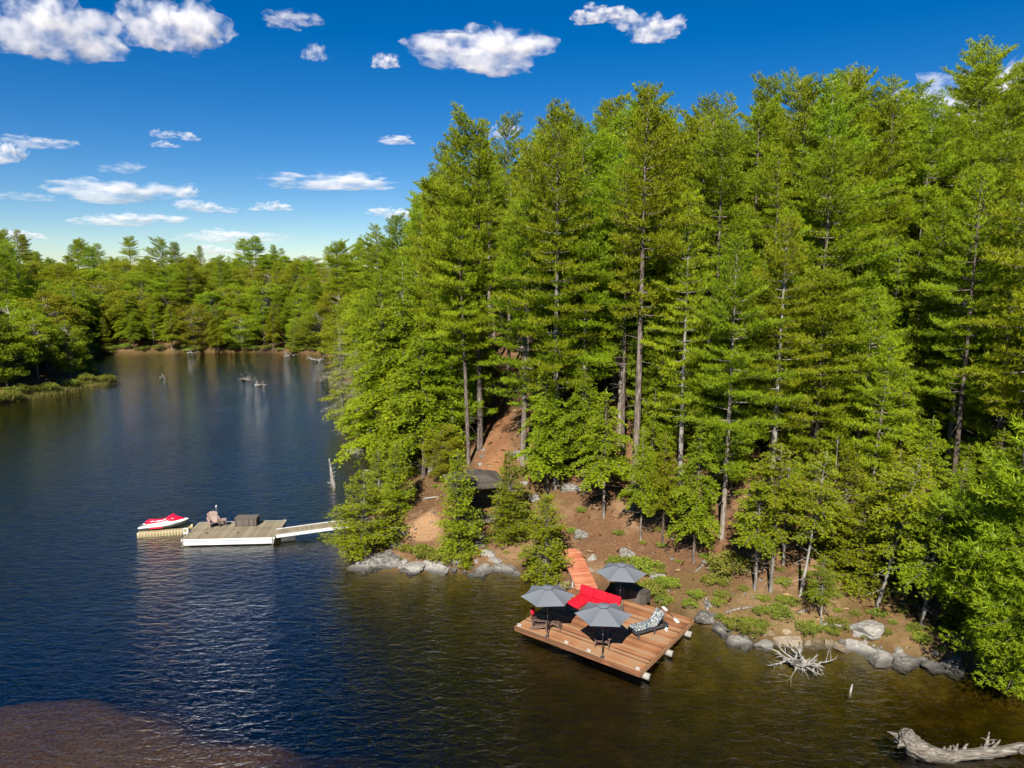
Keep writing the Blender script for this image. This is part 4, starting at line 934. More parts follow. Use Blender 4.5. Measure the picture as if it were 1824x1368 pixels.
for x, y in ((0.06, -0.09), (FL2 - 0.10, -0.09), (FL2 - 0.1, FW + 0.09)): MB().tube([(x, y, -0.25), (x, y, FT + 0.06)], 0.035, 10).build('anchor_pipe', 'grey_beam', dock, True)
for (px, py), w in zip(((368, 951), (424, 950)), ('nearer the watercraft', 'nearer the gangway')):
    c = empty('dock_cleat', at(px, py, FT), FZ, 'small dark cleat on the floating dock, ' + w, 'cleat', 'dark cleats on the floating dock')
    MB().box((0, 0, 0.01), (0.12, 0.06, 0.018)).build('plate', 'blackm', c)
    MB().tube([(-0.13, 0, 0.10), (0, 0, 0.085), (0.13, 0, 0.10)], [0.012, 0.018, 0.012], 8).build('horn', 'blackm', c, True)
    MB().tube([(0, 0, 0.015), (0, 0, 0.09)], 0.018, 8).build('post', 'blackm', c, True)
# mooring ring at the corner beside the watercraft
ring = MB(); rp_ = at(330, 948, FT); ring.tube([(0.17 * math.cos(t * 0.4), 0, 0.19 + 0.17 * math.sin(t * 0.4)) for t in range(17)], 0.035, 8)
rg = empty('roller_bracket', at(331, 950, FT), FZ, 'white roller bracket at the dock corner beside the watercraft', 'bracket'); ring.build('ring', 'white', rg, True); MB().box((0, 0, 0.012), (0.3, 0.2, 0.024)).build('plate', 'white', rg)

slat_chair(at(381, 937, FT), R(32), 'chairp', 'faded brown slatted chair on the floating dock')
tb = empty('side_table', at(397, 937, FT), R(20), 'small brown slatted side table beside the dock chair', 'table')
for k in range(5): MB().box((-0.2 + 0.1 * k, 0, 0.47), (0.09, 0.46, 0.022)).build('top_slat', 'chairp', tb)
for x in (-0.19, 0.19):
    for y in (-0.18, 0.18): MB().box((x, y, 0.229), (0.045, 0.045, 0.458)).build('leg', 'chairw', tb)
for y in (-0.18, 0.18): MB().box((0, y, 0.42), (0.334, 0.025, 0.06)).build('apron', 'chairw', tb)
sb0 = at(419, 938.5, FT); slat_box('storage_box', sb0, FZ + R(0.5), 1.43, 0.72, 0.56, 'greywood', 'dark slatted storage box on the floating dock', 'greywood')
by_ = empty('mooring_buoy', at(385, 903, 0), 0, 'tiny pale buoy afloat behind the dock chair', 'buoy')
MB().tube([(0, 0, -0.05), (0, 0, 0.04), (0.02, 0, 0.10), (0.04, 0, 0.13), (0.05, 0, 0.16)], [0.03, 0.07, 0.06, 0.03, 0.012], 12).build('float', 'white', by_, True)
MB().tube([(0.05, 0, 0.15), (0.08, 0, 0.20)], 0.012, 6).build('eye', 'blackm', by_)

ga = at(492, 956, 0.46); gb = at(616, 938, 0.62); e = gb - ga; GLn = e.xy.length + 0.6
gw = empty('gangway', (ga.x, ga.y, 0), math.atan2(e.y, e.x), 'narrow gangway with a white side beam from the shore to the dock', 'gangway')
nw = int(GLn / 0.145); r0, r1 = 0.53, 0.68
gm = MB().box((0, 0, 0), (0.136, 1.12, 0.036)).mesh('gangway_board', dm.materials[0], bevel=0.004)
for k in range(nw): f = (k + 0.5) / nw; link('board', gm, gw, (GLn * f, 0.62, r0 + (r1 - r0) * f), (0, -math.atan2(r1 - r0, GLn), 0))
for y in (0.02, 1.22): MB().bar((0.0, y, r0 - 0.06), (GLn, y, r1 - 0.06), 0.07, 0.20).build('side_beam', 'white', gw, bevel=0.008)
MB().box((0.75, 0.6, 0.22), (0.9, 1.1, 0.36)).build('float', 'blackw', gw, bevel=0.03)

# ------------------------------------------------------------------ personal watercraft on its drive-on float
lp = at(241, 957, 0.0); lq = at(326, 954, 0.0); e = lq - lp; LZ = math.atan2(e.y, e.x) + R(2); LLn = 3.35
lift = empty('watercraft_float', (lp.x + 0.05, lp.y + 0.1, 0), LZ, 'tan ribbed plastic float the watercraft is driven onto', 'float')
nk = 17
for j, y in enumerate((0.22, 1.28)):
    fm = MB().box((0, 0, 0), (LLn / nk - 0.012, 0.46, 0.36)).mesh('float_block', 'tan', True, bevel=0.05)
    for k in range(nk):
        f = (k + 0.5) / nk; link('float_block', fm, lift, (LLn * f, y, 0.06 + 0.10 * f))
MB().box((LLn / 2, 0.75, 0.05), (LLn - 0.1, 0.60, 0.14)).build('cradle', 'tan', lift, bevel=0.03)
def loft(secs, name, mat, parent, smooth=True, bev=0):
    k = len(secs[0]); vs = [p for s_ in secs for p in s_]; fs = []
    for i in range(len(secs) - 1):
        for j in range(k): fs.append((i * k + j, i * k + (j + 1) % k, (i + 1) * k + (j + 1) % k, (i + 1) * k + j))
    fs += [tuple(reversed(range(k))), tuple(range((len(secs) - 1) * k, len(secs) * k))]
    b = MB(); b.add(vs, fs); return b.build(name, mat, parent, smooth)
pw = empty('watercraft', (lp.x + 0.05 - 0.75 * math.sin(LZ), lp.y + 0.1 + 0.75 * math.cos(LZ), 0.16), LZ, 'red and white personal watercraft with its bow towards the dock', 'watercraft')
pw.rotation_euler = (0, -R(3), LZ); pw.scale = (1.0, 0.95, 0.86)
S = [(0.0, 0.50, 0.10, 0.34), (0.5, 0.57, 0.04, 0.38), (1.3, 0.60, 0.02, 0.42), (2.1, 0.54, 0.06, 0.47), (2.7, 0.36, 0.16, 0.53), (3.05, 0.17, 0.30, 0.58), (3.2, 0.04, 0.44, 0.60)]
loft([[(x, 0, zb), (x, w * 0.55, zb + 0.06), (x, w * 0.95, zb + (zg - zb) * 0.6), (x, w, zg), (x, 0, zg), (x, -w, zg), (x, -w * 0.95, zb + (zg - zb) * 0.6), (x, -w * 0.55, zb + 0.06)] for x, w, zb, zg in S], 'hull', 'gelg', pw)
T = [(0.02, 0.50, 0.35, 0.36, 0.40), (0.30, 0.55, 0.37, 0.42, 0.43), (0.55, 0.57, 0.39, 0.56, 0.44), (1.3, 0.60, 0.43, 0.60, 0.5), (1.9, 0.57, 0.46, 0.70, 0.56), (2.3, 0.50, 0.50, 0.76, 0.56), (2.7, 0.37, 0.54, 0.72, 0.6), (3.05, 0.18, 0.59, 0.66, 0.6), (3.22, 0.03, 0.61, 0.62, 0.6)]
loft([[(x, w + 0.012, zg), (x, w * 0.98, zg + 0.05), (x, w * 0.62, zg + (zt - zg) * 0.55 + 0.05), (x, w * 0.28, zt), (x, -w * 0.28, zt), (x, -w * 0.62, zg + (zt - zg) * 0.55 + 0.05), (x, -w * 0.98, zg + 0.05), (x, -w - 0.012, zg)] for x, w, zg, zt, _ in T], 'deck', 'gelw', pw)
Q = [(0.42, 0.20, 0.56, 0.74), (0.55, 0.23, 0.56, 0.84), (1.0, 0.22, 0.58, 0.83), (1.15, 0.20, 0.58, 0.78), (1.6, 0.19, 0.60, 0.82), (1.85, 0.15, 0.64, 0.90), (1.95, 0.10, 0.66, 0.92)]
loft([[(x, w * 1.15, zb), (x, w, zt - 0.06), (x, w * 0.6, zt), (x, -w * 0.6, zt), (x, -w, zt - 0.06), (x, -w * 1.15, zb)] for x, w, zb, zt in Q], 'seat', 'gelr', pw)
HD = [(1.90, 0.20, 0.66, 0.98), (2.05, 0.30, 0.66, 1.08), (2.25, 0.33, 0.66, 1.05), (2.5, 0.29, 0.68, 0.90), (2.75, 0.20, 0.69, 0.80), (2.95, 0.10, 0.67, 0.71)]
loft([[(x, w * 1.15, zb), (x, w, zb + (zt - zb) * 0.6), (x, w * 0.55, zt), (x, -w * 0.55, zt), (x, -w, zb + (zt - zb) * 0.6), (x, -w * 1.15, zb)] for x, w, zb, zt in HD], 'hood', 'gelr', pw)
MB().tube([(1.80, -0.40, 1.06), (1.88, -0.16, 1.10), (1.90, 0, 1.09), (1.88, 0.16, 1.10), (1.80, 0.40, 1.06)], 0.022, 8).build('handlebar', 'blackm', pw, True)
MB().tube([(2.0, 0, 0.92), (1.89, 0, 1.09)], [0.07, 0.05], 8).build('steering_column', 'blackm', pw, True)
for y in (-0.36, 0.36): m_ = MB().box((2.16, y, 1.02), (0.10, 0.13, 0.09)).build('mirror', 'gelr', pw, bevel=0.02)
for y in (-0.607, 0.607): MB().box((1.25, y, 0.315), (0.82, 0.012, 0.11)).build('side_badge', 'gelr', pw)
for y in (-0.40, 0.40): MB().box((0.95, y, 0.52), (1.3, 0.16, 0.03)).build('footwell_pad', 'rubber', pw)
MB().box((0.10, 0, 0.39), (0.30, 0.85, 0.03)).build('boarding_pad', 'gelg', pw)
MB().tube([(-0.10, 0, 0.18), (0.05, 0, 0.18)], 0.11, 12).build('jet_nozzle', 'blackm', pw)
MB().box((2.42, -0.43, 0.60), (0.36, 0.02, 0.025)).build('vent', 'blackm', pw)

# ------------------------------------------------------------------ gazebo among the cedars
GW = 1.45
gz = empty('gazebo', (GZB.x, GZB.y, hz(GZB.x, GZB.y)), R(14), 'dark roofed square gazebo half hidden behind the cedars', 'gazebo')
MB().box((0, 0, 0.06), (2 * GW + 0.2, 2 * GW + 0.2, 0.14)).build('floor', 'greywood', gz)
for sx in (-1, 1):
    for sy in (-1, 1): MB().box((sx * GW, sy * GW, 1.18), (0.14, 0.14, 2.1)).build('post', 'log', gz, bevel=0.008)
for s in (-1, 1):
    MB().box((0, s * GW, 2.30), (2 * GW + 0.3, 0.10, 0.16)).build('beam', 'amber', gz); MB().box((s * GW, 0, 2.302), (0.10, 2 * GW - 0.11, 0.155)).build('beam', 'amber', gz)
    MB().box((0, s * GW, 0.95), (2 * GW - 0.14, 0.05, 0.07)).build('rail', 'log', gz) if s > 0 else None
rf = MB(); eo = GW + 0.42; rt = rf.add([(-eo, -eo, 2.40), (eo, -eo, 2.40), (eo, eo, 2.40), (-eo, eo, 2.40), (0, 0, 3.22)], [(0, 1, 4), (1, 2, 4), (2, 3, 4), (3, 0, 4), (3, 2, 1, 0)]).build('roof', 'shingle', gz)
for side in range(4):
    ca, sa = round(math.cos(side * math.pi / 2)), round(math.sin(side * math.pi / 2))
    for c in range(9):
        f0, f1 = c / 9.0, (c + 1) / 9.0
        def pt(f, sgn, lift_):
            w = eo * (1 - f); x, y = sgn * (w + 0.01), -(w + 0.01); return (x * ca - y * sa, x * sa + y * ca, 2.40 + 0.82 * f + lift_)
        b = MB(); b.add([pt(f0, -1, 0.035), pt(f0, 1, 0.035), pt(f1, 1, 0.008), pt(f1, -1, 0.008), pt(f0, -1, 0.004), pt(f0, 1, 0.004), pt(f1, 1, 0.001), pt(f1, -1, 0.001)], [(0, 1, 2, 3), (7, 6, 5, 4), (0, 4, 5, 1), (1, 5, 6, 2), (2, 6, 7, 3), (3, 7, 4, 0)])
        b.build('shingle_course', 'shingle', rt)
for s in (-1, 1): MB().box((s * (GW - 0.18), -GW + 0.02, 1.22), (0.22, 0.06, 1.95)).build('curtain', 'blackw', gz, bevel=0.01)
bn = empty('bench', gz.location + Vector((0.2, 0.75, 0.13)), R(14), 'dark bench inside the gazebo', 'bench')
MB().box((0, 0, 0.43), (1.5, 0.42, 0.05)).build('seat', 'greywood', bn); MB().box((0, 0.21, 0.72), (1.5, 0.04, 0.5)).build('backrest', 'greywood', bn)
for x in (-0.65, 0.65): MB().box((x, 0, 0.2), (0.06, 0.38, 0.405)).build('leg', 'greywood', bn)

# ------------------------------------------------------------------ cabin up in the trees
cx, cyy = CABIN; cz = hz(cx, cyy); fl = 15.6
cab = empty('cabin', (cx, cyy, cz), 0, 'dark timber cabin on posts hidden among the hillside pines', 'cabin')
fz = fl - cz
MB().box((0, 3.2, fz + 1.5), (8.0, 5.0, 3.0)).build('wall', 'log', cab)
MB().box((0, 1.0, fz - 0.1), (9.0, 9.6, 0.2)).build('floor', 'greywood', cab)
b = MB(); b.add([(-4.7, -1.2, fz + 3.0), (4.7, -1.2, fz + 3.0), (4.7, 6.4, fz + 3.0), (-4.7, 6.4, fz + 3.0), (-4.7, 2.6, fz + 5.2), (4.7, 2.6, fz + 5.2)], [(0, 1, 5, 4), (2, 3, 4, 5), (0, 4, 3), (1, 2, 5), (3, 2, 1, 0)]); b.build('roof', 'shingle', cab)
for x in (-4.2, -1.4, 1.4, 4.2):
    MB().box((x, -3.5, fz / 2 - 0.6), (0.24, 0.24, fz + 1.2 - 0.21)).build('post', 'amber', cab); MB().box((x, -3.5, fz + 1.5), (0.18, 0.18, 2.98)).build('porch_post', 'amber', cab)
for z in (0.5, 1.0): MB().box((0, -3.62, fz + z), (8.6, 0.05, 0.08)).build('railing', 'greywood', cab)
for x in (-2.4, 0.0, 2.4):
    w_ = MB().box((x, 0.66, fz + 1.55), (1.5, 0.07, 1.5)).build('window', 'amber', cab); 
    for dx in (-0.34, 0.34): MB().box((x + dx, 0.61, fz + 1.55), (0.60, 0.03, 1.3)).build('pane', 'glass', w_)

# ------------------------------------------------------------------ rocks
def rock_mesh(seed, mat, sub=3, flat=0.6):
    bm = bmesh.new(); bmesh.ops.create_cube(bm, size=1.7); rg_ = random.Random(seed)
    bmesh.ops.subdivide_edges(bm, edges=list(bm.edges), cuts=7 if sub > 2 else 3, use_grid_fill=True)
    planes = [(Vector((rg_.gauss(0, 1), rg_.gauss(0, 1), rg_.gauss(0, 0.8) + 0.3)).normalized(), rg_.uniform(0.5, 0.95)) for _ in range(12)]
    for v in bm.verts:
        p = v.co.copy(); p = p.lerp(p.normalized(), 0.30)
        for nn, d in planes:
            t = p.dot(nn) - d
            if t > 0: p -= nn * t
        st = 0.10 * round(mnoise.noise(p * 1.3 + Vector((seed * 1.7, 5, 0))) * 3) / 1.5           # broken steps
        p *= 1 + st + 0.09 * mnoise.fractal(p * 3.0 + Vector((seed, 0, 0)), 0.9, 2.0, 4)
        v.co = p
    me = bpy.data.meshes.new('rock'); bm.to_mesh(me); bm.free(); me.materials.append(M[mat]); return me
RM = {k: [rock_mesh(s_ * 7 + i, k) for i in range(4)] for s_, k in enumerate(('rock', 'rock_warm', 'rock_lich', 'rock_shade'))}
RS = [rock_mesh(200 + i, 'rock', 2) for i in range(4)]
def rock(px, py, w, h, label, mat='rock', group=None, var=0, name='boulder', dep=0.85, rz=0.0, tilt=0.0):
    """a stone seen at pixel (px, py), w by h pixels large"""
    p = ground(px, py + h * 0.35); dd = (p - Vector((0, 0, CAM_H))).length; sx = w / FPX * dd * 0.66; sz = h / FPX * dd * 0.62 * (0.72 if h < 50 else 0.5)
    o = link(name, RM[mat][var % 4], None, (p.x, p.y + sx * dep * 0.4, p.z + sz * 0.05), (tilt, 0, rz), (sx, sx * dep, sz))
    return tag(o, label, 'rock', group)
for k, a in enumerate([
    (650, 1003, 46, 30, 'pale jagged shore rock nearest the gangway'), (690, 998, 56, 34, 'biggest pale slab of the stone edge below the sand patch'), (735, 1010, 46, 22, 'low flat slab of the stone edge in front of the cedar spire'),
    (778, 1008, 50, 22, 'grey slab of the stone edge beside the small cedar bush'), (862, 1012, 44, 20, 'round topped stone at the water below the gazebo'), (900, 1012, 40, 22, 'last slab of the stone edge before the boardwalk cedar'),
    (812, 1000, 20, 16, 'small block wedged in the stone edge'), (872, 985, 26, 14, 'flat stepping stone above the stone edge'), (856, 968, 22, 14, 'upper flat stepping stone below the gazebo'), (882, 998, 22, 12, 'lowest flat stepping stone by the water'),
    (858, 955, 18, 12, 'pale block at the head of the stepping stones'), (706, 968, 20, 14, 'block at the rim of the sand patch'), (690, 985, 22, 14, 'stone on the bank between cedar and sand'), (718, 950, 16, 10, 'thin flat stone lying at the sand edge'),
    (1003, 1042, 38, 20, 'tan boulder in the water beside the boardwalk', 'rock_warm'), (1037, 948, 22, 30, 'upright white grey boulder at the head of the boardwalk'), (1056, 990, 14, 20, 'pale stone beside the boardwalk'), (1052, 1012, 14, 16, 'small stone low beside the boardwalk', 'rock_warm'),
    (1097, 1020, 22, 18, 'pale pointed stone behind the shading umbrella'), (1120, 982, 26, 30, 'long pale slab leaning on the brown slope'), (1072, 1018, 12, 9, 'small round stone near the umbrella by the box'), (1175, 1025, 26, 12, 'flat grey stone between the shrubs'),
    (930, 806, 40, 22, 'wide pale ledge above the gazebo'), (968, 806, 34, 18, 'ledge block beside the wide pale ledge'), (955, 884, 24, 16, 'stone between the trunks above the gazebo cedar'), (1022, 868, 34, 16, 'long grey boulder behind the hemlock trunk'), (935, 860, 16, 10, 'small bright stone above the gazebo cedar'), (1048, 862, 20, 12, 'boulder under the hemlock sprays'),
    (862, 800, 9, 7, 'white path stone, uppermost of the row'), (860, 812, 9, 7, 'white path stone in the middle of the row'), (856, 826, 11, 8, 'white path stone next to the gazebo roof'),
    (768, 815, 50, 60, 'dark cracked rock face under the shore hemlocks', 'rock_shade'), (795, 838, 26, 24, 'dark boulder at the foot of the rock face', 'rock_shade'), (640, 800, 40, 20, 'shaded shore rock under the lichen cedar', 'rock_shade'), (662, 838, 34, 18, 'shaded rock at the bend of the shore', 'rock_shade'),
    (1262, 1098, 42, 36, 'lichen spotted outcrop touching the deck corner', 'rock_lich'), (1290, 1122, 44, 36, 'lichen spotted outcrop below the shore stump', 'rock_lich'), (1322, 1142, 46, 28, 'grey outcrop between the deck and the washed up roots'), (1362, 1148, 40, 24, 'grey outcrop behind the washed up roots'),
    (1410, 1142, 64, 26, 'yellowish rock slab behind the washed up roots', 'rock_warm'), (1455, 1146, 50, 20, 'yellowish ledge running on from the slab', 'rock_warm'), (1500, 1150, 44, 24, 'brown edged rock under the fallen log', 'rock_warm'),
    (1550, 1118, 62, 36, 'tall smooth pale rock slab under the leaning cedar'), (1540, 1152, 54, 30, 'grey rock at the foot of the tall slab'), (1578, 1172, 56, 30, 'sloping grey rock entering the water'), (1622, 1180, 52, 26, 'layered grey rock along the water'), (1664, 1186, 46, 24, 'dark layered rock below the overhanging cedar', 'rock_shade'), (1705, 1190, 46, 26, 'last shore rock before the corner pine', 'rock_shade')]):
    if a[0] > 1240: a = (a[0], a[1], a[2] * 0.78, a[3] * 0.78) + tuple(a[4:])
    rock(*a[:5], **({'mat': a[5]} if len(a) > 5 else {}), var=k, rz=k * 1.3 % 0.9 - 0.45)
rs = random.Random(8); k = 0
for a, c, nn_, mt in (((635, 1012), (925, 1018), 34, 'rock'), ((1245, 1075), (1330, 1150), 16, 'rock_lich'), ((1330, 1150), (1480, 1150), 16, 'rock_warm'), ((1500, 1150), (1720, 1195), 26, 'rock')):
    for q in range(nn_):
        f = (q + rs.random()) / nn_; px = a[0] + (c[0] - a[0]) * f; py = a[1] + (c[1] - a[1]) * f + rs.gauss(-3, 5); p = at(px, py, 0.05); r_q = rs.uniform(0.10, 0.34)
        o = link('shore_rock', RM[mt][rs.randrange(4)], None, (p.x, p.y, max(-0.05, min(0.35, hz(p.x, p.y))) + 0.02), (rs.gauss(0, 0.15), rs.gauss(0, 0.15), rs.uniform(0, 6)), (r_q, r_q * rs.uniform(0.7, 1.2), r_q * rs.uniform(0.45, 0.8)))
        tag(o, {'rock': 'grey broken rock lying along the waterline', 'rock_lich': 'lichen grey broken rock at the foot of the deck outcrop', 'rock_warm': 'yellowish broken rock along the ledge'}[mt], 'rock', 'broken rocks of the waterline, ' + mt.replace('_', ' '))
for _ in range(220):
    px, py = rs.uniform(1030, 1560), rs.uniform(880, 1120)
    if _ % 3 == 0: px, py = rs.uniform(640, 960), rs.uniform(900, 1005)
    p = ground(px, py)
    if p.z < 0.35 or (p.xy - GZB.xy).length < 2.4: continue
    q = rs.uniform(0.05, 0.16); k += 1
    if k > 75: break
    o = link('stone', RS[k % 4], None, (p.x, p.y, p.z + q * 0.2), (0, 0, rs.uniform(0, 6)), (q, q * rs.uniform(0.7, 1.1), q * 0.6))
    tag(o, 'small loose stone scattered on the brown bank', 'stone', 'loose stones on the bank')
# stones under the shallow water
for k in range(60):
    px, py = rs.uniform(640, 1000), rs.uniform(1018, 1075)
    if k % 3 == 0: px, py = rs.uniform(1280, 1700), rs.uniform(1160, 1240)
    p = at(px, py, 0); z = hz(p.x, p.y)
    if z > -0.05: continue
    q = rs.uniform(0.10, 0.32)
    tag(link('sunken_stone', RM['rock_warm'][k % 4], None, (p.x, p.y, z), (0, 0, rs.uniform(0, 6)), (q, q * 0.8, q * 0.45)), 'brown stone lying under the shallow water by the shore', 'stone', 'stones under the shallows')

# ------------------------------------------------------------------ driftwood and stumps
def limb(b, p, d, L, r, g, n=6, curl=0.35, sides=6, rec=1):
    pts = [np.array(p, float)]; d = unit(np.array(d, float)); rad = [r]
    for i in range(n):
        d = unit(d + g.normal(0, curl, 3) * 0.5); pts.append(pts[-1] + d * L / n); rad.append(r * (1 - 0.85 * (i + 1) / n) + 0.004)
    b.tube(pts, rad, sides)
    if rec:
        for k in range(2 + int(g.integers(0, 2))):
            i = int(g.integers(1, n - 1)); limb(b, pts[i], d + g.normal(0, 0.8, 3), L * g.uniform(0.3, 0.55), rad[i] * 0.6, g, 4, curl, 5, rec - 1)
def rootwad(name, loc, size, n, seed, label, cat, flat=0.35, up=0.35, axis_=None, core=0.16, rec=1):
    g = np.random.default_rng(seed); b = MB(); ax = V3(*(axis_ or (1, 0, 0)))
    for k in range(n):
        d = g.normal(0, 1, 3); d[2] = abs(d[2]) * flat + up * g.uniform(-0.4, 1); d += ax * g.normal(0, 0.9)
        limb(b, g.normal(0, core * 0.5, 3) * size + ax * g.uniform(-0.35, 0.35) * size, d, size * g.uniform(0.5, 1.05), size * g.uniform(0.030, 0.062), g, rec=rec)
    limb(b, -ax * size * 0.5, ax, size * 1.1, size * core, g, 6, 0.15, 9, 0)
    return tag(b.build(name, 'deadwood', None, True, loc=loc), label, cat)
p = at(1425, 1186, 0.0); p.z = 0.10; rootwad('washed_up_roots', p, 1.5, 26, 3, 'silver grey tangle of washed up tree roots in the shallows', 'driftwood', 0.30, 0.16, (0.85, -0.5, 0.0), 0.09)
for (px, py, sz, sd, lb) in ((440, 678, 1.9, 5, 'larger pale root stump standing out of the open lake'), (464, 688, 1.7, 6, 'lower pale root stump beside the larger one in the lake'), (290, 674, 1.0, 7, 'dark small stump near the reedy bank'), (577, 674, 1.3, 8, 'grey root stump close to the hill shore'),
                            (515, 636, 2.0, 9, 'pale upturned stump at the far shore'), (562, 642, 1.8, 10, 'stump with a leaning stem at the corner of the far shore'), (340, 630, 1.4, 12, 'small driftwood pile on the far shore')):
    p = at(px, py, 0.0); p.z = 0.15; rootwad('lake_stump', p, sz, 8, sd, lb, 'stump', 0.7, 0.7, (1, 0.1, 0.0), 0.13)
p = at(593, 866, 0.0); g = np.random.default_rng(14); b = MB()
limb(b, (0.1, 0, -0.4), (-0.05, 0, 1), 2.8, 0.24, g, 8, 0.07, 9, 0)
for zz_ in (0.7, 1.1, 1.5, 1.9): limb(b, (0.05, 0, zz_), (g.normal(0, 1), g.normal(0, 0.5), 0.5), 0.35, 0.05, g, 3, 0.3, 5, 0)
for k in range(7): limb(b, (0.05, 0, 0.15), (g.normal(0, 1), g.normal(0, 1), 0.25), 0.6, 0.06, g, 4, 0.3, 6, 0)
tag(b.build('lake_snag', 'deadwood', None, True, loc=p), 'lone bleached snag standing upright in the lake', 'stump')
p = ground(1262, 1082); p.z -= 0.05; rootwad('shore_stump', p, 0.85, 11, 16, 'grey weathered stump with roots at the deck corner', 'stump', 0.3, 0.5, (0.0, 0.1, 1.0), 0.24)
# big log in the corner: thick knotted butt, splintered stubs, long stem
p0 = at(1622, 1345, 0); g = np.random.default_rng(19); b = MB()
pts = [p0 + Vector((-0.12, 0.55, 0.62)), p0 + Vector((-0.02, 0.35, 0.52)), p0 + Vector((0.15, 0.1, 0.32)), p0 + Vector((0.5, -0.12, 0.18)), p0 + Vector((1.1, -0.22, 0.12)), p0 + Vector((2.2, -0.15, 0.12)), p0 + Vector((3.6, 0.05, 0.16)), p0 + Vector((5.0, 0.3, 0.2)), p0 + Vector((7, 0.6, 0.2))]
fine = [];  rr_ = [0.16, 0.36, 0.40, 0.34, 0.25, 0.19, 0.17, 0.16, 0.13]; fr2 = []
for q in range(81):
    x = q / 80 * (len(pts) - 1); i_ = min(int(x), len(pts) - 2); f = x - i_; fine.append(pts[i_].lerp(pts[i_ + 1], f)); fr2.append(rr_[i_] * (1 - f) + rr_[i_ + 1] * f)
vs = MB(); vs.tube(fine, fr2, 28); vv = []
for q, co in enumerate(vs.v):
    ring_, kk = divmod(q, 28); c_ = fine[ring_]; d_ = Vector(co) - c_; t_ = 2 * math.pi * kk / 28
    gr = abs(mnoise.noise(Vector((math.cos(t_) * 3.2, math.sin(t_) * 3.2, ring_ * 0.045)))) + 0.5 * abs(mnoise.noise(Vector((math.cos(t_) * 8, math.sin(t_) * 8, ring_ * 0.12)))); big_ = mnoise.fractal(Vector(co) * 2.2, 0.9, 2, 3)
    vv.append(tuple(c_ + d_ * (1.12 - 0.55 * gr + 0.25 * big_)))
b.add(vv, vs.f)
for x, L in ((1.15, 0.30), (1.3, 0.36), (1.5, 0.42), (1.62, 0.30), (1.9, 0.42), (2.1, 0.36), (2.5, 0.7), (2.62, 0.85), (2.72, 0.75), (2.9, 0.5), (4.0, 0.4), (4.3, 0.5)):
    limb(b, p0 + Vector((x, -0.12, 0.16)), (0.6 + g.normal(0, 0.35), 0.25 + g.normal(0, 0.3), 0.65), L, 0.11, g, 5, 0.35, 7, 1 if L > 0.6 else 0)
for k in range(16): limb(b, p0 + Vector((-0.02 + g.normal(0, 0.14), 0.3 + g.normal(0, 0.16), 0.42)), (-0.6 + g.normal(0, 0.6), 0.3 + g.normal(0, 0.6), g.normal(-0.2, 0.5)), 0.40, 0.10, g, 4, 0.4, 6, 0)
tag(b.build('driftwood_log', 'driftlog', None, True), 'thick grey driftwood log with knotted butt at the picture corner', 'driftwood')
def log_px(name, a, c, r, label, mat='deadwood', dz=0.05, seed=0):
    A, C = ground(*a), ground(*c); g = np.random.default_rng(seed); b = MB(); A.z += dz; C.z += dz; mid = (A + C) / 2 + Vector((g.normal(0, 0.05), g.normal(0, 0.05), 0.03))
    b.tube([A, mid, C], [r, r * 0.9, r * 0.6], 8)
    for k in range(3): limb(b, A.lerp(C, g.uniform(0.3, 0.9)), (g.normal(0, 1), g.normal(0, 1), 0.6), g.uniform(0.2, 0.6), r * 0.35, g, 3, 0.3, 5, 0)
    return tag(b.build(name, mat, None, True), label, 'log')
log_px('fallen_log', (1292, 1094), (1340, 1084), 0.07, 'bleached fallen stem on the bank beside the shore stump', seed=1)
log_px('fallen_log', (1460, 1114), (1512, 1122), 0.09, 'bleached log lying along the bank above the yellowish ledge', seed=2)
log_px('fallen_log', (1420, 1095), (1458, 1076), 0.05, 'thin fallen stem leaning up the bank under the leaning cedar', seed=3)
log_px('fallen_log', (748, 892), (780, 886), 0.07, 'white fallen birch stem behind the sand patch', 'grey_beam', seed=4)
log_px('fallen_log', (1108, 912), (1175, 918), 0.06, 'long grey stem lying across the slope between the trunks', seed=5)
log_px('fallen_log', (1238, 1022), (1272, 992), 0.05, 'thin fallen branch pointing up the brown slope', seed=6)
log_px('fallen_log', (1545, 1130), (1580, 1118), 0.06, 'bleached branch resting on the tall pale slab', seed=7)
b = MB(); p = at(1514, 1232, 0); b.tube([p + Vector((0, 0, -0.3)), p + Vector((0.03, 0, 0.05)), p + Vector((0.10, 0.05, 0.32))], [0.05, 0.05, 0.03], 8); tag(b.build('broken_stick', 'grey_beam', None, True), 'short broken stick poking out of the water near the roots', 'stick')

# ------------------------------------------------------------------ shrubs, reeds
def make_shrub(seed, tall=0.45, n=34):
    g = np.random.default_rng(seed); lv = LG(seed); w = MB()
    for c in range(n):
        a = g.uniform(0, 6.28); r = g.uniform(0, 1) ** 0.6 * 0.8; top = V3(r * math.cos(a), r * math.sin(a), tall * (1 - 0.6 * r * r) * g.uniform(0.6, 1.15))
        w.tube([V3(top[0] * 0.25, top[1] * 0.25, -0.05), top * V3(0.7, 0.7, 0.6), top], [0.012, 0.008, 0.004], 4, cap=False)
        q = 26; e = units(g.normal(0, 1, (q, 3))) * g.uniform(0.05, 0.26, q)[:, None] * V3(1, 1, 0.7)[None]
        lv.puts(top + e, units(e + V3(0, 0, 0.12)), g.uniform(0.06, 0.13, q), g.normal(0, 0.2) + e[:, 2])
    return w.mesh('shrub_stems', 'bark', True), lv.mesh('shrub_leaves', 'shrub', 4, 0.7, 0.24, kite=True)
SHR = [make_shrub(301), make_shrub(302, 0.7), make_shrub(303, 0.3, 26)]
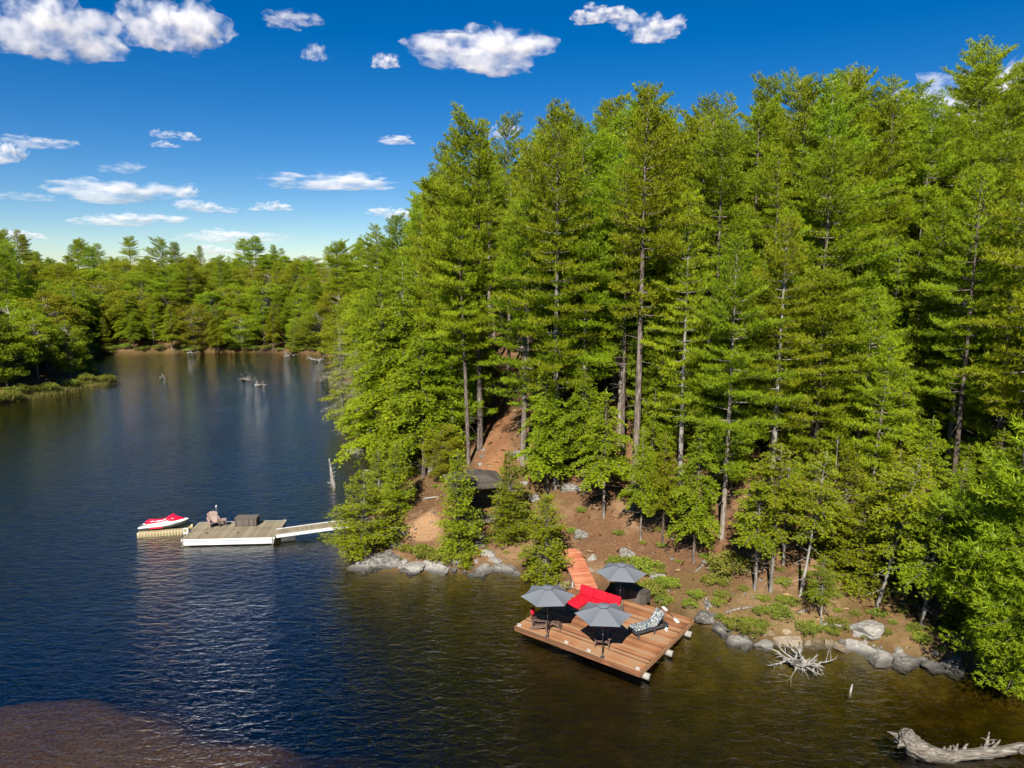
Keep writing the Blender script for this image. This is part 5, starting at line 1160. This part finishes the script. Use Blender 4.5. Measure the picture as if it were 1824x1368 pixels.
def shrub(p, s, v, label, group):
    o = empty('shrub', (p[0], p[1], p[2] - 0.04), rs.uniform(0, 6.28), label, 'shrub', group); o.scale = (s, s, s * rs.uniform(0.75, 1.1))
    link('stems', SHR[v % 3][0], o); link('foliage', SHR[v % 3][1], o); return o
for k, (px, py, wpx, lb) in enumerate([(1118, 1040, 60, 'leafy shrub behind the shading umbrella'), (1160, 1052, 60, 'rounded green shrub behind the storage box'), (1182, 1066, 44, 'bright shrub touching the storage box'), (1145, 1010, 64, 'loose shrub up the bank behind the box'),
        (1228, 1078, 32, 'small green bush at the deck corner beside the stump'), (1330, 1118, 76, 'low spreading juniper over the lichen outcrop'), (1388, 1090, 50, 'dense green bush in the middle of the bank'), (1300, 1012, 84, 'wide low juniper patch on the slope'), (1278, 1030, 60, 'low juniper patch beside the wide one'),
        (790, 990, 60, 'brown green shrub above the stone edge'), (750, 985, 50, 'low shrub between sand patch and stone edge'), (722, 972, 40, 'small shrub beside the sand patch'), (1100, 1000, 44, 'sparse shrub beside the boardwalk'), (1440, 1122, 44, 'reddish low shrub above the yellowish ledge'), (1490, 1108, 50, 'low shrub beside the bleached log'), (1085, 1060, 30, 'small shrub between boardwalk and sofa'), (1195, 1040, 40, 'loose shrub above the bright one'), (668, 992, 30, 'shrub at the foot of the gangway cedar')]):
    p = ground(px, py + 6); dd = (p - Vector((0, 0, CAM_H))).length; shrub(p, wpx / FPX * dd * 0.52, k, lb, 'shrubs on the bank')
k = 0
for _ in range(1500):
    px, py = rs.uniform(600, 1800), rs.uniform(820, 1180); p = ground(px, py)
    if p.z < 0.45 or (p.xy - GZB.xy).length < 2.6 or (p.xy - SANDP.xy).length < 2.1: continue
    sd = float(shore_dist(p.x, p.y)[0])
    if rs.random() > (0.9 if sd < 2.5 else 0.35): continue
    if (p - b0).length < 4.6 and abs((p - b0).x + 0.35) < 1.3: continue
    k += 1
    if k > 165: break
    shrub(p, rs.uniform(0.25, 0.6), k, 'small wild shrub growing on the needle covered bank', 'wild shrubs of the bank')
# shrubs and low growth along the other shores
k = 0
for i, (a, c) in enumerate(zip(SHORE[3:24], SHORE[4:25])):
    L = math.hypot(c[0] - a[0], c[1] - a[1])
    for q in range(int(L / 2.0)):
        f = rs.random(); x = a[0] + (c[0] - a[0]) * f; y = a[1] + (c[1] - a[1]) * f; nx_, ny_ = (c[1] - a[1]) / L, -(c[0] - a[0]) / L
        off = rs.uniform(0.2, 2.6)
        if float(shore_dist(x + nx_, y + ny_)[0]) < 0: nx_, ny_ = -nx_, -ny_
        x += nx_ * off; y += ny_ * off
        if visible(x, y, 0) is None or not -80 < visible(x, y, 0)[0] < 760: continue
        shrub((x, y, hz(x, y)), rs.uniform(1.1, 2.2), k, 'dense shrub lining the distant waterline', 'shrubs of the distant shore'); k += 1
g = np.random.default_rng(91); lv = LG(91)
for a, c in zip(SHORE[3:10], SHORE[4:11]):
    nn = int(math.hypot(c[0] - a[0], c[1] - a[1]) * 120); f = g.random(nn); x = a[0] + (c[0] - a[0]) * f + g.normal(-1.4, 1.3, nn); y = a[1] + (c[1] - a[1]) * f + g.normal(0, 1.0, nn)
    z = height(x, y); ok_ = z > -0.35; lv.puts(np.stack([x, y, np.maximum(z, -0.05)], 1)[ok_], units(np.stack([g.normal(0, 0.2, nn), g.normal(0, 0.2, nn), np.ones(nn)], 1))[ok_], g.uniform(0.3, 0.75, nn)[ok_], g.normal(0, 0.15, nn)[ok_])
tag(link('grass', lv.mesh('grass', 'reed', 3, 0.35, 0.05)), 'yellow green reeds and marsh grass along the bank', kind='stuff')

g = np.random.default_rng(17); M['litter'] = mat_leaf('dry_litter', (0.07, 0.035, 0.015), (0.26, 0.165, 0.09), (0.2, 0.1, 0.04), 0.1)
X = g.uniform(-12, 34, 60000); Y = g.uniform(28, 66, 60000); S_ = shore_dist(X, Y); Zl = height(X, Y)
ok_ = (S_ > 0.6) & (Zl > 0.4) & (np.hypot(X - SANDP.x, Y - SANDP.y) > 1.7) & (S_ < 18); X, Y, Zl = X[ok_][:22000], Y[ok_][:22000], Zl[ok_][:22000]; q = len(X)
lv = LG(18); lv.puts(np.stack([X, Y, Zl + 0.015], 1), units(np.stack([g.normal(0, 1, q), g.normal(0, 1, q), np.abs(g.normal(0.05, 0.15, q))], 1)), g.uniform(0.05, 0.17, q) * np.where(g.random(q) < 0.06, 4.0, 1.0), g.normal(0, 0.25, q))
tag(link('leaf_litter', lv.mesh('leaf_litter', 'litter', 2, 0.15, 0.16, kite=True)), 'dry needles, twigs and dead leaves strewn over the bank', kind='stuff')
